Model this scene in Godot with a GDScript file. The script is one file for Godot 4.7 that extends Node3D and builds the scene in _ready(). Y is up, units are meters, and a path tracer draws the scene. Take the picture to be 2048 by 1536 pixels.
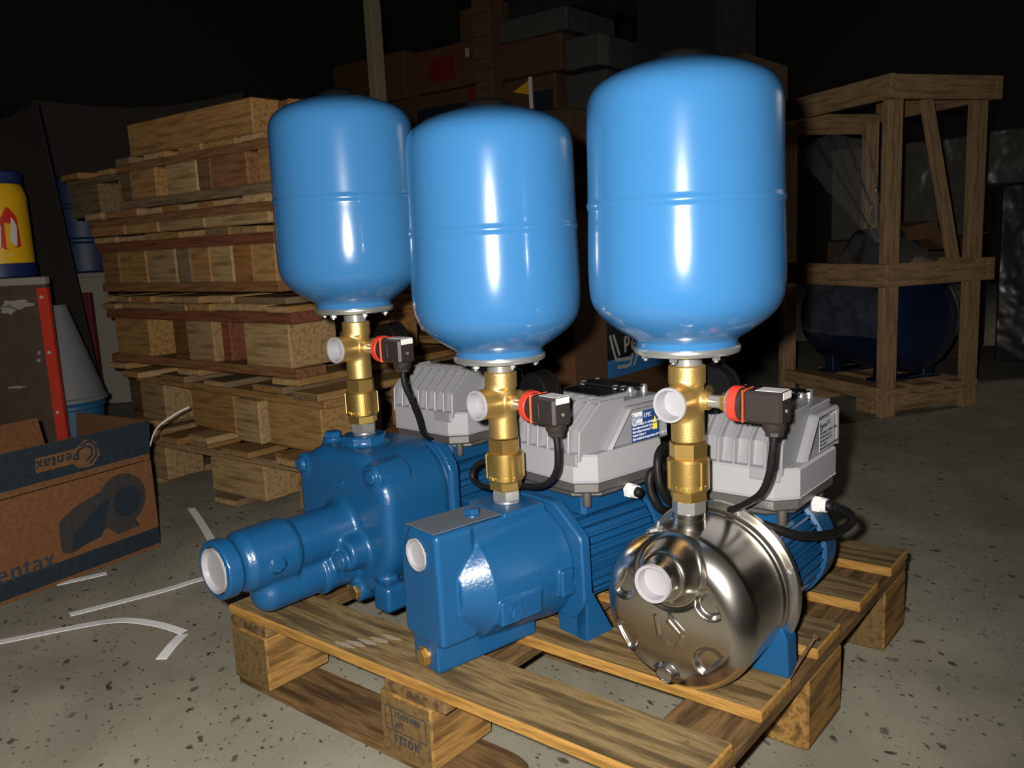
extends Node3D

# ------------------------------------------------------------------ mesh helpers
class MB:
	var v := PackedVector3Array()
	var n := PackedVector3Array()
	var uv := PackedVector2Array()

	# triangle with vertex normals; ordered so that the front (clockwise) side is the one the normals point to
	func tri(a: Vector3, b: Vector3, c: Vector3, na: Vector3, nb: Vector3, nc: Vector3) -> void:
		var g := (b - a).cross(c - a)
		if g.length_squared() < 1e-18:
			return
		if g.dot(na + nb + nc) > 0.0:
			v.append(a); v.append(c); v.append(b)
			n.append(na); n.append(nc); n.append(nb)
		else:
			v.append(a); v.append(b); v.append(c)
			n.append(na); n.append(nb); n.append(nc)

	func quad(a: Vector3, b: Vector3, c: Vector3, d: Vector3, na: Vector3, nb: Vector3, nc: Vector3, nd: Vector3) -> void:
		tri(a, b, c, na, nb, nc)
		tri(a, c, d, na, nc, nd)

	func flat_quad(a: Vector3, b: Vector3, c: Vector3, d: Vector3, out: Vector3) -> void:
		var g := (b - a).cross(c - a)
		if g.length_squared() < 1e-18:
			g = (c - a).cross(d - a)
		g = g.normalized()
		if g.dot(out) < 0.0:
			g = -g
		quad(a, b, c, d, g, g, g, g)

	func flat_tri(a: Vector3, b: Vector3, c: Vector3, out: Vector3) -> void:
		var g := (b - a).cross(c - a).normalized()
		if g.dot(out) < 0.0:
			g = -g
		tri(a, b, c, g, g, g)

	# box with chamfered edges
	func box(c: Vector3, s: Vector3, bev := 0.0, bs := Basis()) -> MB:
		var h := s * 0.5
		var e: float = min(bev, min(h.x, min(h.y, h.z)) * 0.9)
		var P := func(x: float, y: float, z: float) -> Vector3: return c + bs * Vector3(x, y, z)
		for ax in 3:
			for sg in [-1.0, 1.0]:
				var u := (ax + 1) % 3
				var w := (ax + 2) % 3
				var pts := []
				for q in [[-1, -1], [1, -1], [1, 1], [-1, 1]]:
					var p := Vector3.ZERO
					p[ax] = h[ax] * sg
					p[u] = (h[u] - e) * q[0]
					p[w] = (h[w] - e) * q[1]
					pts.append(c + bs * p)
				var o := Vector3.ZERO
				o[ax] = sg
				flat_quad(pts[0], pts[1], pts[2], pts[3], bs * o)
		if e > 0.0:
			for ax in 3:
				var u := (ax + 1) % 3
				var w := (ax + 2) % 3
				for su in [-1.0, 1.0]:
					for sw in [-1.0, 1.0]:
						var a := Vector3.ZERO
						var b := Vector3.ZERO
						a[u] = h[u] * su; a[w] = (h[w] - e) * sw; a[ax] = h[ax] - e
						b[u] = (h[u] - e) * su; b[w] = h[w] * sw; b[ax] = h[ax] - e
						var a2 := a
						var b2 := b
						a2[ax] = -a[ax]
						b2[ax] = -b[ax]
						var o := Vector3.ZERO
						o[u] = su
						o[w] = sw
						flat_quad(c + bs * a, c + bs * b, c + bs * b2, c + bs * a2, bs * o)
			for sx in [-1.0, 1.0]:
				for sy in [-1.0, 1.0]:
					for sz in [-1.0, 1.0]:
						flat_tri(P.call(h.x * sx, (h.y - e) * sy, (h.z - e) * sz), P.call((h.x - e) * sx, h.y * sy, (h.z - e) * sz), P.call((h.x - e) * sx, (h.y - e) * sy, h.z * sz), bs * Vector3(sx, sy, sz))
		return self

	# turned shape round the y axis of xf; prof holds (radius, height) going up along the outside
	func lathe(prof: Array, xf := Transform3D(), segs := 40, crease := 32.0) -> MB:
		var m := prof.size()
		var sn := []
		for i in m - 1:
			var d: Vector2 = prof[i + 1] - prof[i]
			sn.append(Vector2(d.y, -d.x).normalized() if d.length() > 1e-9 else Vector2(1, 0))
		var cosc := cos(deg_to_rad(crease))
		for i in m - 1:
			var n0: Vector2 = sn[i]
			var n1: Vector2 = sn[i]
			if i > 0 and sn[i - 1].dot(sn[i]) > cosc:
				n0 = (sn[i - 1] + sn[i]).normalized()
			if i < m - 2 and sn[i + 1].dot(sn[i]) > cosc:
				n1 = (sn[i + 1] + sn[i]).normalized()
			var a: Vector2 = prof[i]
			var b: Vector2 = prof[i + 1]
			for k in segs:
				var t0 := TAU * k / segs
				var t1 := TAU * (k + 1) / segs
				var d0 := Vector3(cos(t0), 0, sin(t0))
				var d1 := Vector3(cos(t1), 0, sin(t1))
				var up := Vector3.UP
				var B := xf.basis
				quad(xf * (d0 * a.x + up * a.y), xf * (d1 * a.x + up * a.y), xf * (d1 * b.x + up * b.y), xf * (d0 * b.x + up * b.y),
					B * (d0 * n0.x + up * n0.y), B * (d1 * n0.x + up * n0.y), B * (d1 * n1.x + up * n1.y), B * (d0 * n1.x + up * n1.y))
		return self

	# straight extrusion of an outline in the xy plane of xf from z0 to z1, with a chamfer at both ends
	func extrude(poly: PackedVector2Array, z0: float, z1: float, xf := Transform3D(), bev := 0.0, crease := 30.0) -> MB:
		var p := poly
		if not Geometry2D.is_polygon_clockwise(p):
			p = p.duplicate()
			p.reverse()
		var m := p.size()
		var en := []
		for i in m:
			var d := p[(i + 1) % m] - p[i]
			en.append(Vector2(-d.y, d.x).normalized())
		var inset := PackedVector2Array()
		for i in m:
			var a: Vector2 = en[(i + m - 1) % m]
			var b: Vector2 = en[i]
			var s := (a + b)
			s = s / max(0.3, s.length_squared() * 0.5)
			inset.append(p[i] - s * bev)
		var idx := Geometry2D.triangulate_polygon(inset)
		var B := xf.basis
		for side in [0, 1]:
			var z := z1 if side else z0
			var nn := B * Vector3(0, 0, 1.0 if side else -1.0)
			for k in range(0, idx.size(), 3):
				var A := xf * Vector3(inset[idx[k]].x, inset[idx[k]].y, z)
				var Bq := xf * Vector3(inset[idx[k + 1]].x, inset[idx[k + 1]].y, z)
				var Cq := xf * Vector3(inset[idx[k + 2]].x, inset[idx[k + 2]].y, z)
				tri(A, Bq, Cq, nn, nn, nn)
		var cosc := cos(deg_to_rad(crease))
		for i in m:
			var j := (i + 1) % m
			var e: Vector2 = en[i]
			var ep: Vector2 = en[(i + m - 1) % m]
			var ex: Vector2 = en[j]
			var a2 := (e + ep).normalized() if e.dot(ep) > cosc else e
			var b2 := (e + ex).normalized() if e.dot(ex) > cosc else e
			var na := B * Vector3(a2.x, a2.y, 0)
			var nb := B * Vector3(b2.x, b2.y, 0)
			quad(xf * Vector3(p[i].x, p[i].y, z0 + bev), xf * Vector3(p[j].x, p[j].y, z0 + bev), xf * Vector3(p[j].x, p[j].y, z1 - bev), xf * Vector3(p[i].x, p[i].y, z1 - bev), na, nb, nb, na)
			if bev > 0.0:
				for side in [0, 1]:
					var zi := z1 if side else z0
					var zo := z1 - bev if side else z0 + bev
					var zn := B * Vector3(0, 0, 1.0 if side else -1.0)
					var ca := (na + zn).normalized()
					var cb := (nb + zn).normalized()
					quad(xf * Vector3(p[i].x, p[i].y, zo), xf * Vector3(p[j].x, p[j].y, zo), xf * Vector3(inset[j].x, inset[j].y, zi), xf * Vector3(inset[i].x, inset[i].y, zi), ca, cb, cb, ca)
		return self

	# round bar swept along points
	func tube(pts: Array, r: float, segs := 10, caps := true) -> MB:
		var m := pts.size()
		var T := []
		for i in m:
			var t: Vector3 = pts[min(i + 1, m - 1)] - pts[max(i - 1, 0)]
			T.append(t.normalized())
		var x: Vector3 = T[0].cross(Vector3.UP if abs(T[0].y) < 0.9 else Vector3.RIGHT).normalized()
		var ringp := []
		var ringn := []
		for i in m:
			x = (x - T[i] * x.dot(T[i])).normalized()
			var y: Vector3 = T[i].cross(x)
			var rp := []
			var rn := []
			for k in segs:
				var a := TAU * k / segs
				var d: Vector3 = x * cos(a) + y * sin(a)
				rp.append(pts[i] + d * r)
				rn.append(d)
			ringp.append(rp)
			ringn.append(rn)
		for i in m - 1:
			for k in segs:
				var j := (k + 1) % segs
				quad(ringp[i][k], ringp[i][j], ringp[i + 1][j], ringp[i + 1][k], ringn[i][k], ringn[i][j], ringn[i + 1][j], ringn[i + 1][k])
		if caps:
			for e in [0, m - 1]:
				var o: Vector3 = -T[0] if e == 0 else T[m - 1]
				for k in segs:
					tri(pts[e], ringp[e][k], ringp[e][(k + 1) % segs], o, o, o)
		return self

	# flat strip of some width and thickness swept along points; wide holds the sideways direction at each point
	func ribbon(pts: Array, wide: Array, w: float, th: float) -> MB:
		var m := pts.size()
		var rows := []
		for i in m:
			var t: Vector3 = (pts[min(i + 1, m - 1)] - pts[max(i - 1, 0)]).normalized()
			var s: Vector3 = (wide[i] - t * t.dot(wide[i])).normalized()
			var u: Vector3 = s.cross(t).normalized()
			rows.append([pts[i] + s * w * 0.5 + u * th * 0.5, pts[i] - s * w * 0.5 + u * th * 0.5, pts[i] - s * w * 0.5 - u * th * 0.5, pts[i] + s * w * 0.5 - u * th * 0.5, u, s])
		for i in m - 1:
			var a: Array = rows[i]
			var b: Array = rows[i + 1]
			quad(a[0], a[1], b[1], b[0], a[4], a[4], b[4], b[4])
			quad(a[3], a[2], b[2], b[3], -a[4], -a[4], -b[4], -b[4])
			quad(a[0], a[3], b[3], b[0], a[5], a[5], b[5], b[5])
			quad(a[1], a[2], b[2], b[1], -a[5], -a[5], -b[5], -b[5])
		for e in [0, m - 1]:
			var o: Vector3 = (pts[0] - pts[1]) if e == 0 else (pts[m - 1] - pts[m - 2])
			flat_quad(rows[e][0], rows[e][1], rows[e][2], rows[e][3], o)
		return self

	# smooth sheet through a grid of points, normals turned to the side of `out`
	func sheet(g: Array, out: Vector3, closed_u := false) -> MB:
		var R := g.size()
		var Cn: int = g[0].size()
		var nn := []
		for i in R:
			var row := []
			for j in Cn:
				var du: Vector3 = g[i][(j + 1) % Cn if closed_u else min(j + 1, Cn - 1)] - g[i][(j + Cn - 1) % Cn if closed_u else max(j - 1, 0)]
				var dv: Vector3 = g[min(i + 1, R - 1)][j] - g[max(i - 1, 0)][j]
				row.append(du.cross(dv).normalized())
			nn.append(row)
		var s: Vector3 = nn[R / 2][Cn / 2]
		var f := -1.0 if s.dot(out) < 0.0 else 1.0
		for i in R - 1:
			for j in (Cn if closed_u else Cn - 1):
				var k := (j + 1) % Cn
				quad(g[i][j], g[i][k], g[i + 1][k], g[i + 1][j], nn[i][j] * f, nn[i][k] * f, nn[i + 1][k] * f, nn[i + 1][j] * f)
		return self

	func add_mesh(m: Mesh, xf: Transform3D, bend := 0.0) -> MB:
		for s in m.get_surface_count():
			var arr := m.surface_get_arrays(s)
			var vv: PackedVector3Array = arr[Mesh.ARRAY_VERTEX]
			var vn: PackedVector3Array = arr[Mesh.ARRAY_NORMAL]
			var ix: PackedInt32Array = arr[Mesh.ARRAY_INDEX] if arr[Mesh.ARRAY_INDEX] != null else PackedInt32Array(range(vv.size()))
			for k in ix:
				var p := vv[k]
				var q := vn[k]
				if bend > 0.0:
					var a := p.x / bend
					p = Vector3(sin(a) * (bend + p.z), p.y, cos(a) * (bend + p.z))
					q = Vector3(q.x * cos(a) + q.z * sin(a), q.y, -q.x * sin(a) + q.z * cos(a))
				v.append(xf * p)
				n.append((xf.basis * q).normalized())
		return self

	func mesh() -> ArrayMesh:
		var arr := []
		arr.resize(Mesh.ARRAY_MAX)
		arr[Mesh.ARRAY_VERTEX] = v
		arr[Mesh.ARRAY_NORMAL] = n
		if uv.size() == v.size() and uv.size() > 0:
			arr[Mesh.ARRAY_TEX_UV] = uv
		var am := ArrayMesh.new()
		am.add_surface_from_arrays(Mesh.PRIMITIVE_TRIANGLES, arr)
		return am

	# surface nets of a distance field
	func nets(f: Callable, lo: Vector3, hi: Vector3, c: float) -> MB:
		var nx := int(ceil((hi.x - lo.x) / c)) + 1
		var ny := int(ceil((hi.y - lo.y) / c)) + 1
		var nz := int(ceil((hi.z - lo.z) / c)) + 1
		var val := PackedFloat32Array()
		val.resize(nx * ny * nz)
		var bl := 5
		for bx in range(0, nx, bl):
			for by in range(0, ny, bl):
				for bz in range(0, nz, bl):
					var mid := lo + Vector3(bx + bl * 0.5, by + bl * 0.5, bz + bl * 0.5) * c
					var d: float = f.call(mid)
					var far: bool = abs(d) > c * bl * 1.25
					for x in range(bx, min(bx + bl, nx)):
						for y in range(by, min(by + bl, ny)):
							var base := (x * ny + y) * nz
							for z in range(bz, min(bz + bl, nz)):
								val[base + z] = d if far else f.call(lo + Vector3(x, y, z) * c)
		var id := PackedInt32Array()
		id.resize(nx * ny * nz)
		id.fill(-1)
		var pv := PackedVector3Array()
		var pn := PackedVector3Array()
		var off := [0, nz * ny, nz, nz * ny + nz, 1, nz * ny + 1, nz + 1, nz * ny + nz + 1]
		var cor := [Vector3(0, 0, 0), Vector3(1, 0, 0), Vector3(0, 1, 0), Vector3(1, 1, 0), Vector3(0, 0, 1), Vector3(1, 0, 1), Vector3(0, 1, 1), Vector3(1, 1, 1)]
		var edges := [[0, 1], [2, 3], [4, 5], [6, 7], [0, 2], [1, 3], [4, 6], [5, 7], [0, 4], [1, 5], [2, 6], [3, 7]]
		for x in nx - 1:
			for y in ny - 1:
				var base := (x * ny + y) * nz
				for z in nz - 1:
					var b := base + z
					var neg := 0
					for k in 8:
						if val[b + off[k]] < 0.0:
							neg += 1
					if neg == 0 or neg == 8:
						continue
					var s := Vector3.ZERO
					var cnt := 0
					for e in edges:
						var d0: float = val[b + off[e[0]]]
						var d1: float = val[b + off[e[1]]]
						if (d0 < 0.0) != (d1 < 0.0):
							s += cor[e[0]].lerp(cor[e[1]], d0 / (d0 - d1))
							cnt += 1
					var p := lo + (Vector3(x, y, z) + s / cnt) * c
					id[b] = pv.size()
					pv.append(p)
					var h := c * 0.35
					var g := Vector3(f.call(p + Vector3(h, 0, 0)) - f.call(p - Vector3(h, 0, 0)), f.call(p + Vector3(0, h, 0)) - f.call(p - Vector3(0, h, 0)), f.call(p + Vector3(0, 0, h)) - f.call(p - Vector3(0, 0, h)))
					pn.append(g.normalized())
		var stepv := [nz * ny, nz, 1]
		for x in range(1, nx - 1):
			for y in range(1, ny - 1):
				for z in range(1, nz - 1):
					var b := (x * ny + y) * nz + z
					var s0 := val[b] < 0.0
					for ax in 3:
						if s0 != (val[b + stepv[ax]] < 0.0):
							var u: int = stepv[(ax + 1) % 3]
							var w: int = stepv[(ax + 2) % 3]
							var q := [id[b], id[b - u], id[b - u - w], id[b - w]]
							if q.min() >= 0:
								quad(pv[q[0]], pv[q[1]], pv[q[2]], pv[q[3]], pn[q[0]], pn[q[1]], pn[q[2]], pn[q[3]])
		return self


# ------------------------------------------------------------------ distance fields
static func sd_box(p: Vector3, c: Vector3, h: Vector3, r: float) -> float:
	var q := (p - c).abs() - h + Vector3(r, r, r)
	return Vector3(max(q.x, 0.0), max(q.y, 0.0), max(q.z, 0.0)).length() + min(max(q.x, max(q.y, q.z)), 0.0) - r


# round bar along z from z0 (radius r0) to z1 (radius r1), rounded rims
static func sd_bar(p: Vector3, cx: float, cy: float, z0: float, r0: float, z1: float, r1: float, rd: float) -> float:
	var t := clampf((p.z - z0) / (z1 - z0), 0.0, 1.0)
	var rr := lerpf(r0, r1, t)
	var a := Vector2(p.x - cx, p.y - cy).length() - rr + rd
	var b: float = abs(p.z - (z0 + z1) * 0.5) - abs(z1 - z0) * 0.5 + rd
	return Vector2(max(a, 0.0), max(b, 0.0)).length() + min(max(a, b), 0.0) - rd


static func sd_bary(p: Vector3, cx: float, cz: float, y0: float, y1: float, r: float, rd: float) -> float:
	return sd_bar(Vector3(p.x, p.z, p.y), cx, cz, y0, r, y1, r, rd)


static func sd_barx(p: Vector3, cy: float, cz: float, x0: float, x1: float, r: float, rd: float) -> float:
	return sd_bar(Vector3(p.y, p.z, p.x), cy, cz, x0, r, x1, r, rd)


static func sm(a: float, b: float, k: float) -> float:
	var h: float = max(k - abs(a - b), 0.0) / k
	return min(a, b) - h * h * k * 0.25


# ------------------------------------------------------------------ naming and placing
var taken := {}
var M := {}
var cache := {}
var rng := RandomNumberGenerator.new()


func numbered(called: String) -> String:
	var k: int = taken.get(called, 0)
	taken[called] = k + 1
	return called if k == 0 else "%s_%03d" % [called, k]


func tag(o: Node3D, label: String, category: String, group := "", kind := "") -> Node3D:
	if label: o.set_meta("label", label)
	if category: o.set_meta("category", category)
	if group: o.set_meta("group", group)
	if kind: o.set_meta("kind", kind)
	return o


func thing(called: String, label: String, category: String, at := Vector3.ZERO, turn := 0.0, group := "") -> Node3D:
	var o := Node3D.new()
	o.name = numbered(called)
	add_child(o)
	o.position = at
	o.rotation.y = turn
	tag(o, label, category, group)
	return o


func put(called: String, m: Mesh, material: Material, parent: Node = null, xf := Transform3D(), label := "") -> MeshInstance3D:
	var o := MeshInstance3D.new()
	o.mesh = m
	o.material_override = material
	o.cast_shadow = GeometryInstance3D.SHADOW_CASTING_SETTING_ON
	if parent == null:
		o.name = numbered(called)
		add_child(o)
	else:
		o.name = called
		parent.add_child(o, true)
	o.transform = xf
	if label: o.set_meta("label", label)
	return o


func struct(called: String, m: Mesh, material: Material) -> MeshInstance3D:
	var o := put(called, m, material)
	o.set_meta("kind", "structure")
	return o


func lin(r: float, g: float, b: float) -> Color:
	return Color(r, g, b).linear_to_srgb()


func mat(key: String, color: Color, rough := 0.6, metal := 0.0, spec := 0.5) -> StandardMaterial3D:
	var m := StandardMaterial3D.new()
	m.resource_name = key
	m.albedo_color = color
	m.roughness = rough
	m.metallic = metal
	m.metallic_specular = spec
	M[key] = m
	return m


func noise(freq: float, kind := FastNoiseLite.TYPE_SIMPLEX_SMOOTH, oct := 4, sd := 1) -> FastNoiseLite:
	var f := FastNoiseLite.new()
	f.seed = sd
	f.noise_type = kind
	f.frequency = freq
	f.fractal_octaves = oct
	return f


func noise_tex(size: int, freq: float, ramp: Array, sd := 1, normal := 0.0, oct := 4) -> NoiseTexture2D:
	var t := NoiseTexture2D.new()
	t.width = size
	t.height = size
	t.seamless = true
	t.noise = noise(freq, FastNoiseLite.TYPE_SIMPLEX_SMOOTH, oct, sd)
	if normal > 0.0:
		t.as_normal_map = true
		t.bump_strength = normal
	else:
		var g := Gradient.new()
		g.offsets = PackedFloat32Array(ramp.map(func(a): return a[0]))
		g.colors = PackedColorArray(ramp.map(func(a): return a[1]))
		t.color_ramp = g
	return t


func poly(a: Array) -> PackedVector2Array:
	var p := PackedVector2Array()
	for q in a:
		p.append(Vector2(q[0], q[1]))
	return p


func round_poly(a: Array, r: float, k := 4) -> PackedVector2Array:
	var p := PackedVector2Array()
	var m := a.size()
	for i in m:
		var c := Vector2(a[i][0], a[i][1])
		var c0 := Vector2(a[(i + m - 1) % m][0], a[(i + m - 1) % m][1])
		var c1 := Vector2(a[(i + 1) % m][0], a[(i + 1) % m][1])
		var rr: float = a[i][2] if a[i].size() > 2 else r
		var d0: Vector2 = (c0 - c).limit_length(1e9).normalized() * min(rr, (c0 - c).length() * 0.48)
		var d1: Vector2 = (c1 - c).normalized() * min(rr, (c1 - c).length() * 0.48)
		for j in k + 1:
			var t := float(j) / k
			var q0 := (c + d0).lerp(c, t)
			var q1 := c.lerp(c + d1, t)
			p.append(q0.lerp(q1, t))
	return p


func ngon(k: int, r: float, a0 := 0.0) -> PackedVector2Array:
	var p := PackedVector2Array()
	for i in k:
		p.append(Vector2.from_angle(a0 + TAU * i / k) * r)
	return p


func spline(pts: Array, per := 8) -> Array:
	var out := []
	var m := pts.size()
	for i in m - 1:
		var p0: Vector3 = pts[max(i - 1, 0)]
		var p1: Vector3 = pts[i]
		var p2: Vector3 = pts[i + 1]
		var p3: Vector3 = pts[min(i + 2, m - 1)]
		for j in per:
			out.append(p1.cubic_interpolate(p2, p0, p3, float(j) / per))
	out.append(pts[m - 1])
	return out


func text_mesh(s: String, high: float, depth := 0.0006, bold := false, serif := false) -> TextMesh:
	var t := TextMesh.new()
	var f := SystemFont.new()
	f.font_names = PackedStringArray(["Droid Serif" if serif else "Droid Sans"])
	if bold: f.font_weight = 700
	t.font = f
	t.text = s
	t.font_size = 32
	t.pixel_size = high / 23.0
	t.depth = depth
	t.curve_step = 1.0
	return t


# frames: axis y of the lathe turned along x, z or -z
func along_x(at: Vector3, sg := 1.0) -> Transform3D:
	return Transform3D(Basis(Vector3(0, 1, 0), Vector3(sg, 0, 0), Vector3(0, 0, -sg)), at)


func along_z(at: Vector3, sg := 1.0) -> Transform3D:
	return Transform3D(Basis(Vector3(1, 0, 0), Vector3(0, 0, sg), Vector3(0, -sg, 0)), at)


func up_at(at: Vector3) -> Transform3D:
	return Transform3D(Basis(), at)


# extrusion frame: outline x -> x, outline y -> -z, depth -> up
func flat_at(at: Vector3) -> Transform3D:
	return Transform3D(Basis(Vector3(1, 0, 0), Vector3(0, 0, -1), Vector3(0, 1, 0)), at)


# extrusion frame for side profiles: outline x -> z, outline y -> y, depth -> -x
func side_at(at: Vector3) -> Transform3D:
	return Transform3D(Basis(Vector3(0, 0, 1), Vector3(0, 1, 0), Vector3(-1, 0, 0)), at)


# ------------------------------------------------------------------ scene
const DECK := 0.1405
const LAMP_AT := Vector3(2.2, 1.75, -5.2)


func _ready() -> void:
	rng.seed = 7
	camera_and_light()
	materials()
	setting()
	build_pallet()
	pump_jet()
	pump_steel()
	pump_deep()
	stack_of_pallets()
	left_goods()
	straps()
	big_carton()
	crate()
	back_pile()


func camera_and_light() -> void:
	var cam := Camera3D.new()
	cam.name = "camera"
	add_child(cam)
	var right := Vector3(0.77503, -0.04776, -0.63011)
	var up := Vector3(-0.06872, 0.98486, -0.15917)
	var ahead := Vector3(-0.62817, -0.16666, -0.76002)
	var eye := Vector3(1.2228, 0.7106, 0.7174)
	cam.transform = Transform3D(Basis(right, up, -ahead).orthonormalized(), eye)
	cam.fov = 48.44
	cam.near = 0.05
	cam.far = 60.0
	cam.current = true

	var env := Environment.new()
	env.background_mode = Environment.BG_COLOR
	env.background_color = Color(0, 0, 0)
	env.tonemap_mode = Environment.TONE_MAPPER_LINEAR
	env.tonemap_exposure = 1.0
	env.sdfgi_enabled = true
	env.ssao_enabled = true
	env.ssil_enabled = true
	var we := WorldEnvironment.new()
	we.name = "environment"
	we.environment = env
	add_child(we)

	# the camera's own flash, up and to the left of the lens, its beam a little left of the view
	var flash := SpotLight3D.new()
	flash.name = "camera_flash"
	var from := eye + right * -0.045 + up * 0.032 - ahead * 0.01
	flash.position = from
	var aim := (ahead + right * -0.14 + up * -0.03).normalized()
	flash.basis = Basis.looking_at(aim, Vector3.UP)
	flash.light_color = Color(1.0, 0.985, 0.955)
	flash.light_energy = 3.9
	flash.light_size = 0.012
	flash.spot_range = 30.0
	flash.spot_attenuation = 2.0
	flash.spot_angle = 60.0
	flash.spot_angle_attenuation = 1.0
	flash.shadow_enabled = true
	add_child(flash)

	# a lamp deep in the hall beyond the right edge of the view
	var lamp := OmniLight3D.new()
	lamp.name = "hall_lamp_light"
	lamp.position = LAMP_AT
	lamp.light_color = Color(1.0, 0.97, 0.92)
	lamp.light_energy = 1.0
	lamp.light_size = 0.1
	lamp.omni_range = 30.0
	lamp.omni_attenuation = 2.0
	lamp.shadow_enabled = true
	add_child(lamp)


func wood(key: String, c: Color, off: Vector3, rough := 0.75, tex := "wood_a") -> StandardMaterial3D:
	var m := mat(key, c, rough, 0.0, 0.3)
	m.albedo_texture = M[tex]
	m.uv1_triplanar = true
	m.uv1_scale = Vector3(0.7, 8.0, 8.0)
	m.uv1_offset = off
	m.uv1_triplanar_sharpness = 6.0
	m.detail_enabled = true
	m.detail_blend_mode = BaseMaterial3D.BLEND_MODE_MUL
	m.detail_uv_layer = BaseMaterial3D.DETAIL_UV_2
	m.detail_albedo = M["grain"]
	m.uv2_triplanar = true
	m.uv2_scale = Vector3(1.6, 42.0, 42.0)
	m.uv2_offset = off * 1.7
	m.heightmap_enabled = false
	return m


func bumpy(m: StandardMaterial3D, tex: String, scale: float, strength: float) -> StandardMaterial3D:
	m.normal_enabled = true
	m.normal_texture = M[tex]
	m.normal_scale = strength
	m.uv1_triplanar = true
	m.uv1_scale = Vector3.ONE * scale
	return m


func materials() -> void:
	var W := Color.WHITE
	M["wood_a"] = noise_tex(512, 0.011, [[0.0, Color(0.7, 0.65, 0.57)], [0.35, Color(0.88, 0.85, 0.79)], [0.6, Color(1, 0.98, 0.94)], [1.0, Color(0.82, 0.76, 0.66)]], 3)
	M["wood_b"] = noise_tex(512, 0.010, [[0.0, Color(0.5, 0.48, 0.44)], [0.4, Color(0.74, 0.72, 0.68)], [0.6, Color(0.97, 0.95, 0.9)], [1.0, Color(0.72, 0.66, 0.57)]], 11)
	M["grain"] = noise_tex(512, 0.03, [[0.0, Color(0.72, 0.69, 0.65)], [0.5, Color(0.93, 0.92, 0.91)], [1.0, Color(1, 1, 1)]], 5, 0.0, 3)
	M["peel"] = noise_tex(512, 0.035, [], 21, 5.0, 3)
	M["fine"] = noise_tex(512, 0.08, [], 23, 3.0, 3)
	M["crumple"] = noise_tex(512, 0.012, [], 29, 12.0, 4)
	M["card_tex"] = noise_tex(512, 0.02, [[0.0, Color(0.86, 0.84, 0.82)], [0.5, Color(0.95, 0.94, 0.93)], [1.0, W]], 31)
	M["dust"] = noise_tex(512, 0.008, [[0.0, Color(0.86, 0.85, 0.83)], [0.5, Color(0.95, 0.945, 0.935)], [1.0, W]], 37)

	# painted and metal surfaces of the pumps
	var m := mat("tank_blue", lin(0.028, 0.12, 0.275), 0.19, 0.0, 0.4)
	m.clearcoat_enabled = true
	m.clearcoat = 0.5
	m.clearcoat_roughness = 0.06
	m = mat("cast_blue", lin(0.0055, 0.06, 0.158), 0.33, 0.0, 0.5)
	bumpy(m, "peel", 9.0, 0.35)
	m = mat("motor_blue", lin(0.005, 0.055, 0.15), 0.35, 0.0, 0.5)
	mat("foot_blue", lin(0.0055, 0.06, 0.158), 0.45, 0.0, 0.4)
	m = mat("grey_blue", lin(0.075, 0.09, 0.11), 0.7, 0.0, 0.3)
	m = mat("brass", lin(0.66, 0.43, 0.13), 0.33, 0.93)
	bumpy(m, "fine", 12.0, 0.08)
	m = mat("brass_cast", lin(0.6, 0.4, 0.14), 0.42, 0.88)
	bumpy(m, "peel", 14.0, 0.25)
	mat("zinc", lin(0.62, 0.63, 0.62), 0.26, 0.85)
	m = mat("steel", lin(0.56, 0.52, 0.47), 0.24, 1.0)
	m = mat("steel_satin", lin(0.58, 0.55, 0.5), 0.3, 1.0)
	mat("black_rubber", lin(0.007, 0.0065, 0.0065), 0.5, 0.0, 0.3)
	mat("black_cap", lin(0.004, 0.004, 0.004), 0.7, 0.0, 0.15)
	mat("black_plastic", lin(0.022, 0.017, 0.016), 0.42, 0.0, 0.45)
	mat("red_plastic", lin(0.55, 0.035, 0.02), 0.4)
	mat("orange_plastic", lin(0.55, 0.08, 0.02), 0.4)
	mat("white_plastic", lin(0.62, 0.6, 0.58), 0.4)
	m = mat("cap_plastic", lin(0.29, 0.275, 0.29), 0.25)
	m.subsurf_scatter_enabled = true
	m.subsurf_scatter_strength = 0.15
	m = mat("inverter_grey", lin(0.225, 0.225, 0.235), 0.36, 0.15)
	mat("inverter_band", lin(0.265, 0.262, 0.275), 0.4)
	m = mat("collar_grey", lin(0.16, 0.152, 0.145), 0.45, 0.7)
	bumpy(m, "fine", 10.0, 0.3)
	mat("keypad", lin(0.012, 0.014, 0.015), 0.15)
	mat("label_blue", lin(0.012, 0.04, 0.16), 0.4)
	mat("label_white", lin(0.6, 0.6, 0.6), 0.5)
	mat("label_grey", lin(0.42, 0.42, 0.42), 0.5)
	mat("ink", lin(0.02, 0.025, 0.035), 0.6)
	mat("ink_blue", lin(0.02, 0.06, 0.22), 0.6)
	mat("ink_white", lin(0.6, 0.6, 0.62), 0.6)
	mat("yellow", lin(0.75, 0.6, 0.02), 0.5)

	# timber
	for k in 4:
		wood("pallet_%d" % k, [lin(0.27, 0.2, 0.105), lin(0.29, 0.205, 0.1), lin(0.25, 0.19, 0.105), lin(0.27, 0.2, 0.11)][k], Vector3(0.13 * k, 0.37 * k, 0.21 * k), 0.7, "wood_b")
	wood("pallet_edge", lin(0.4, 0.23, 0.065), Vector3(0.3, 0.6, 0.2), 0.75, "wood_a")
	wood("pallet_block", lin(0.36, 0.21, 0.07), Vector3(0.4, 0.1, 0.7), 0.8, "wood_b")
	wood("pallet_end", lin(0.17, 0.115, 0.05), Vector3(0.15, 0.4, 0.9), 0.85, "wood_a")
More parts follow.
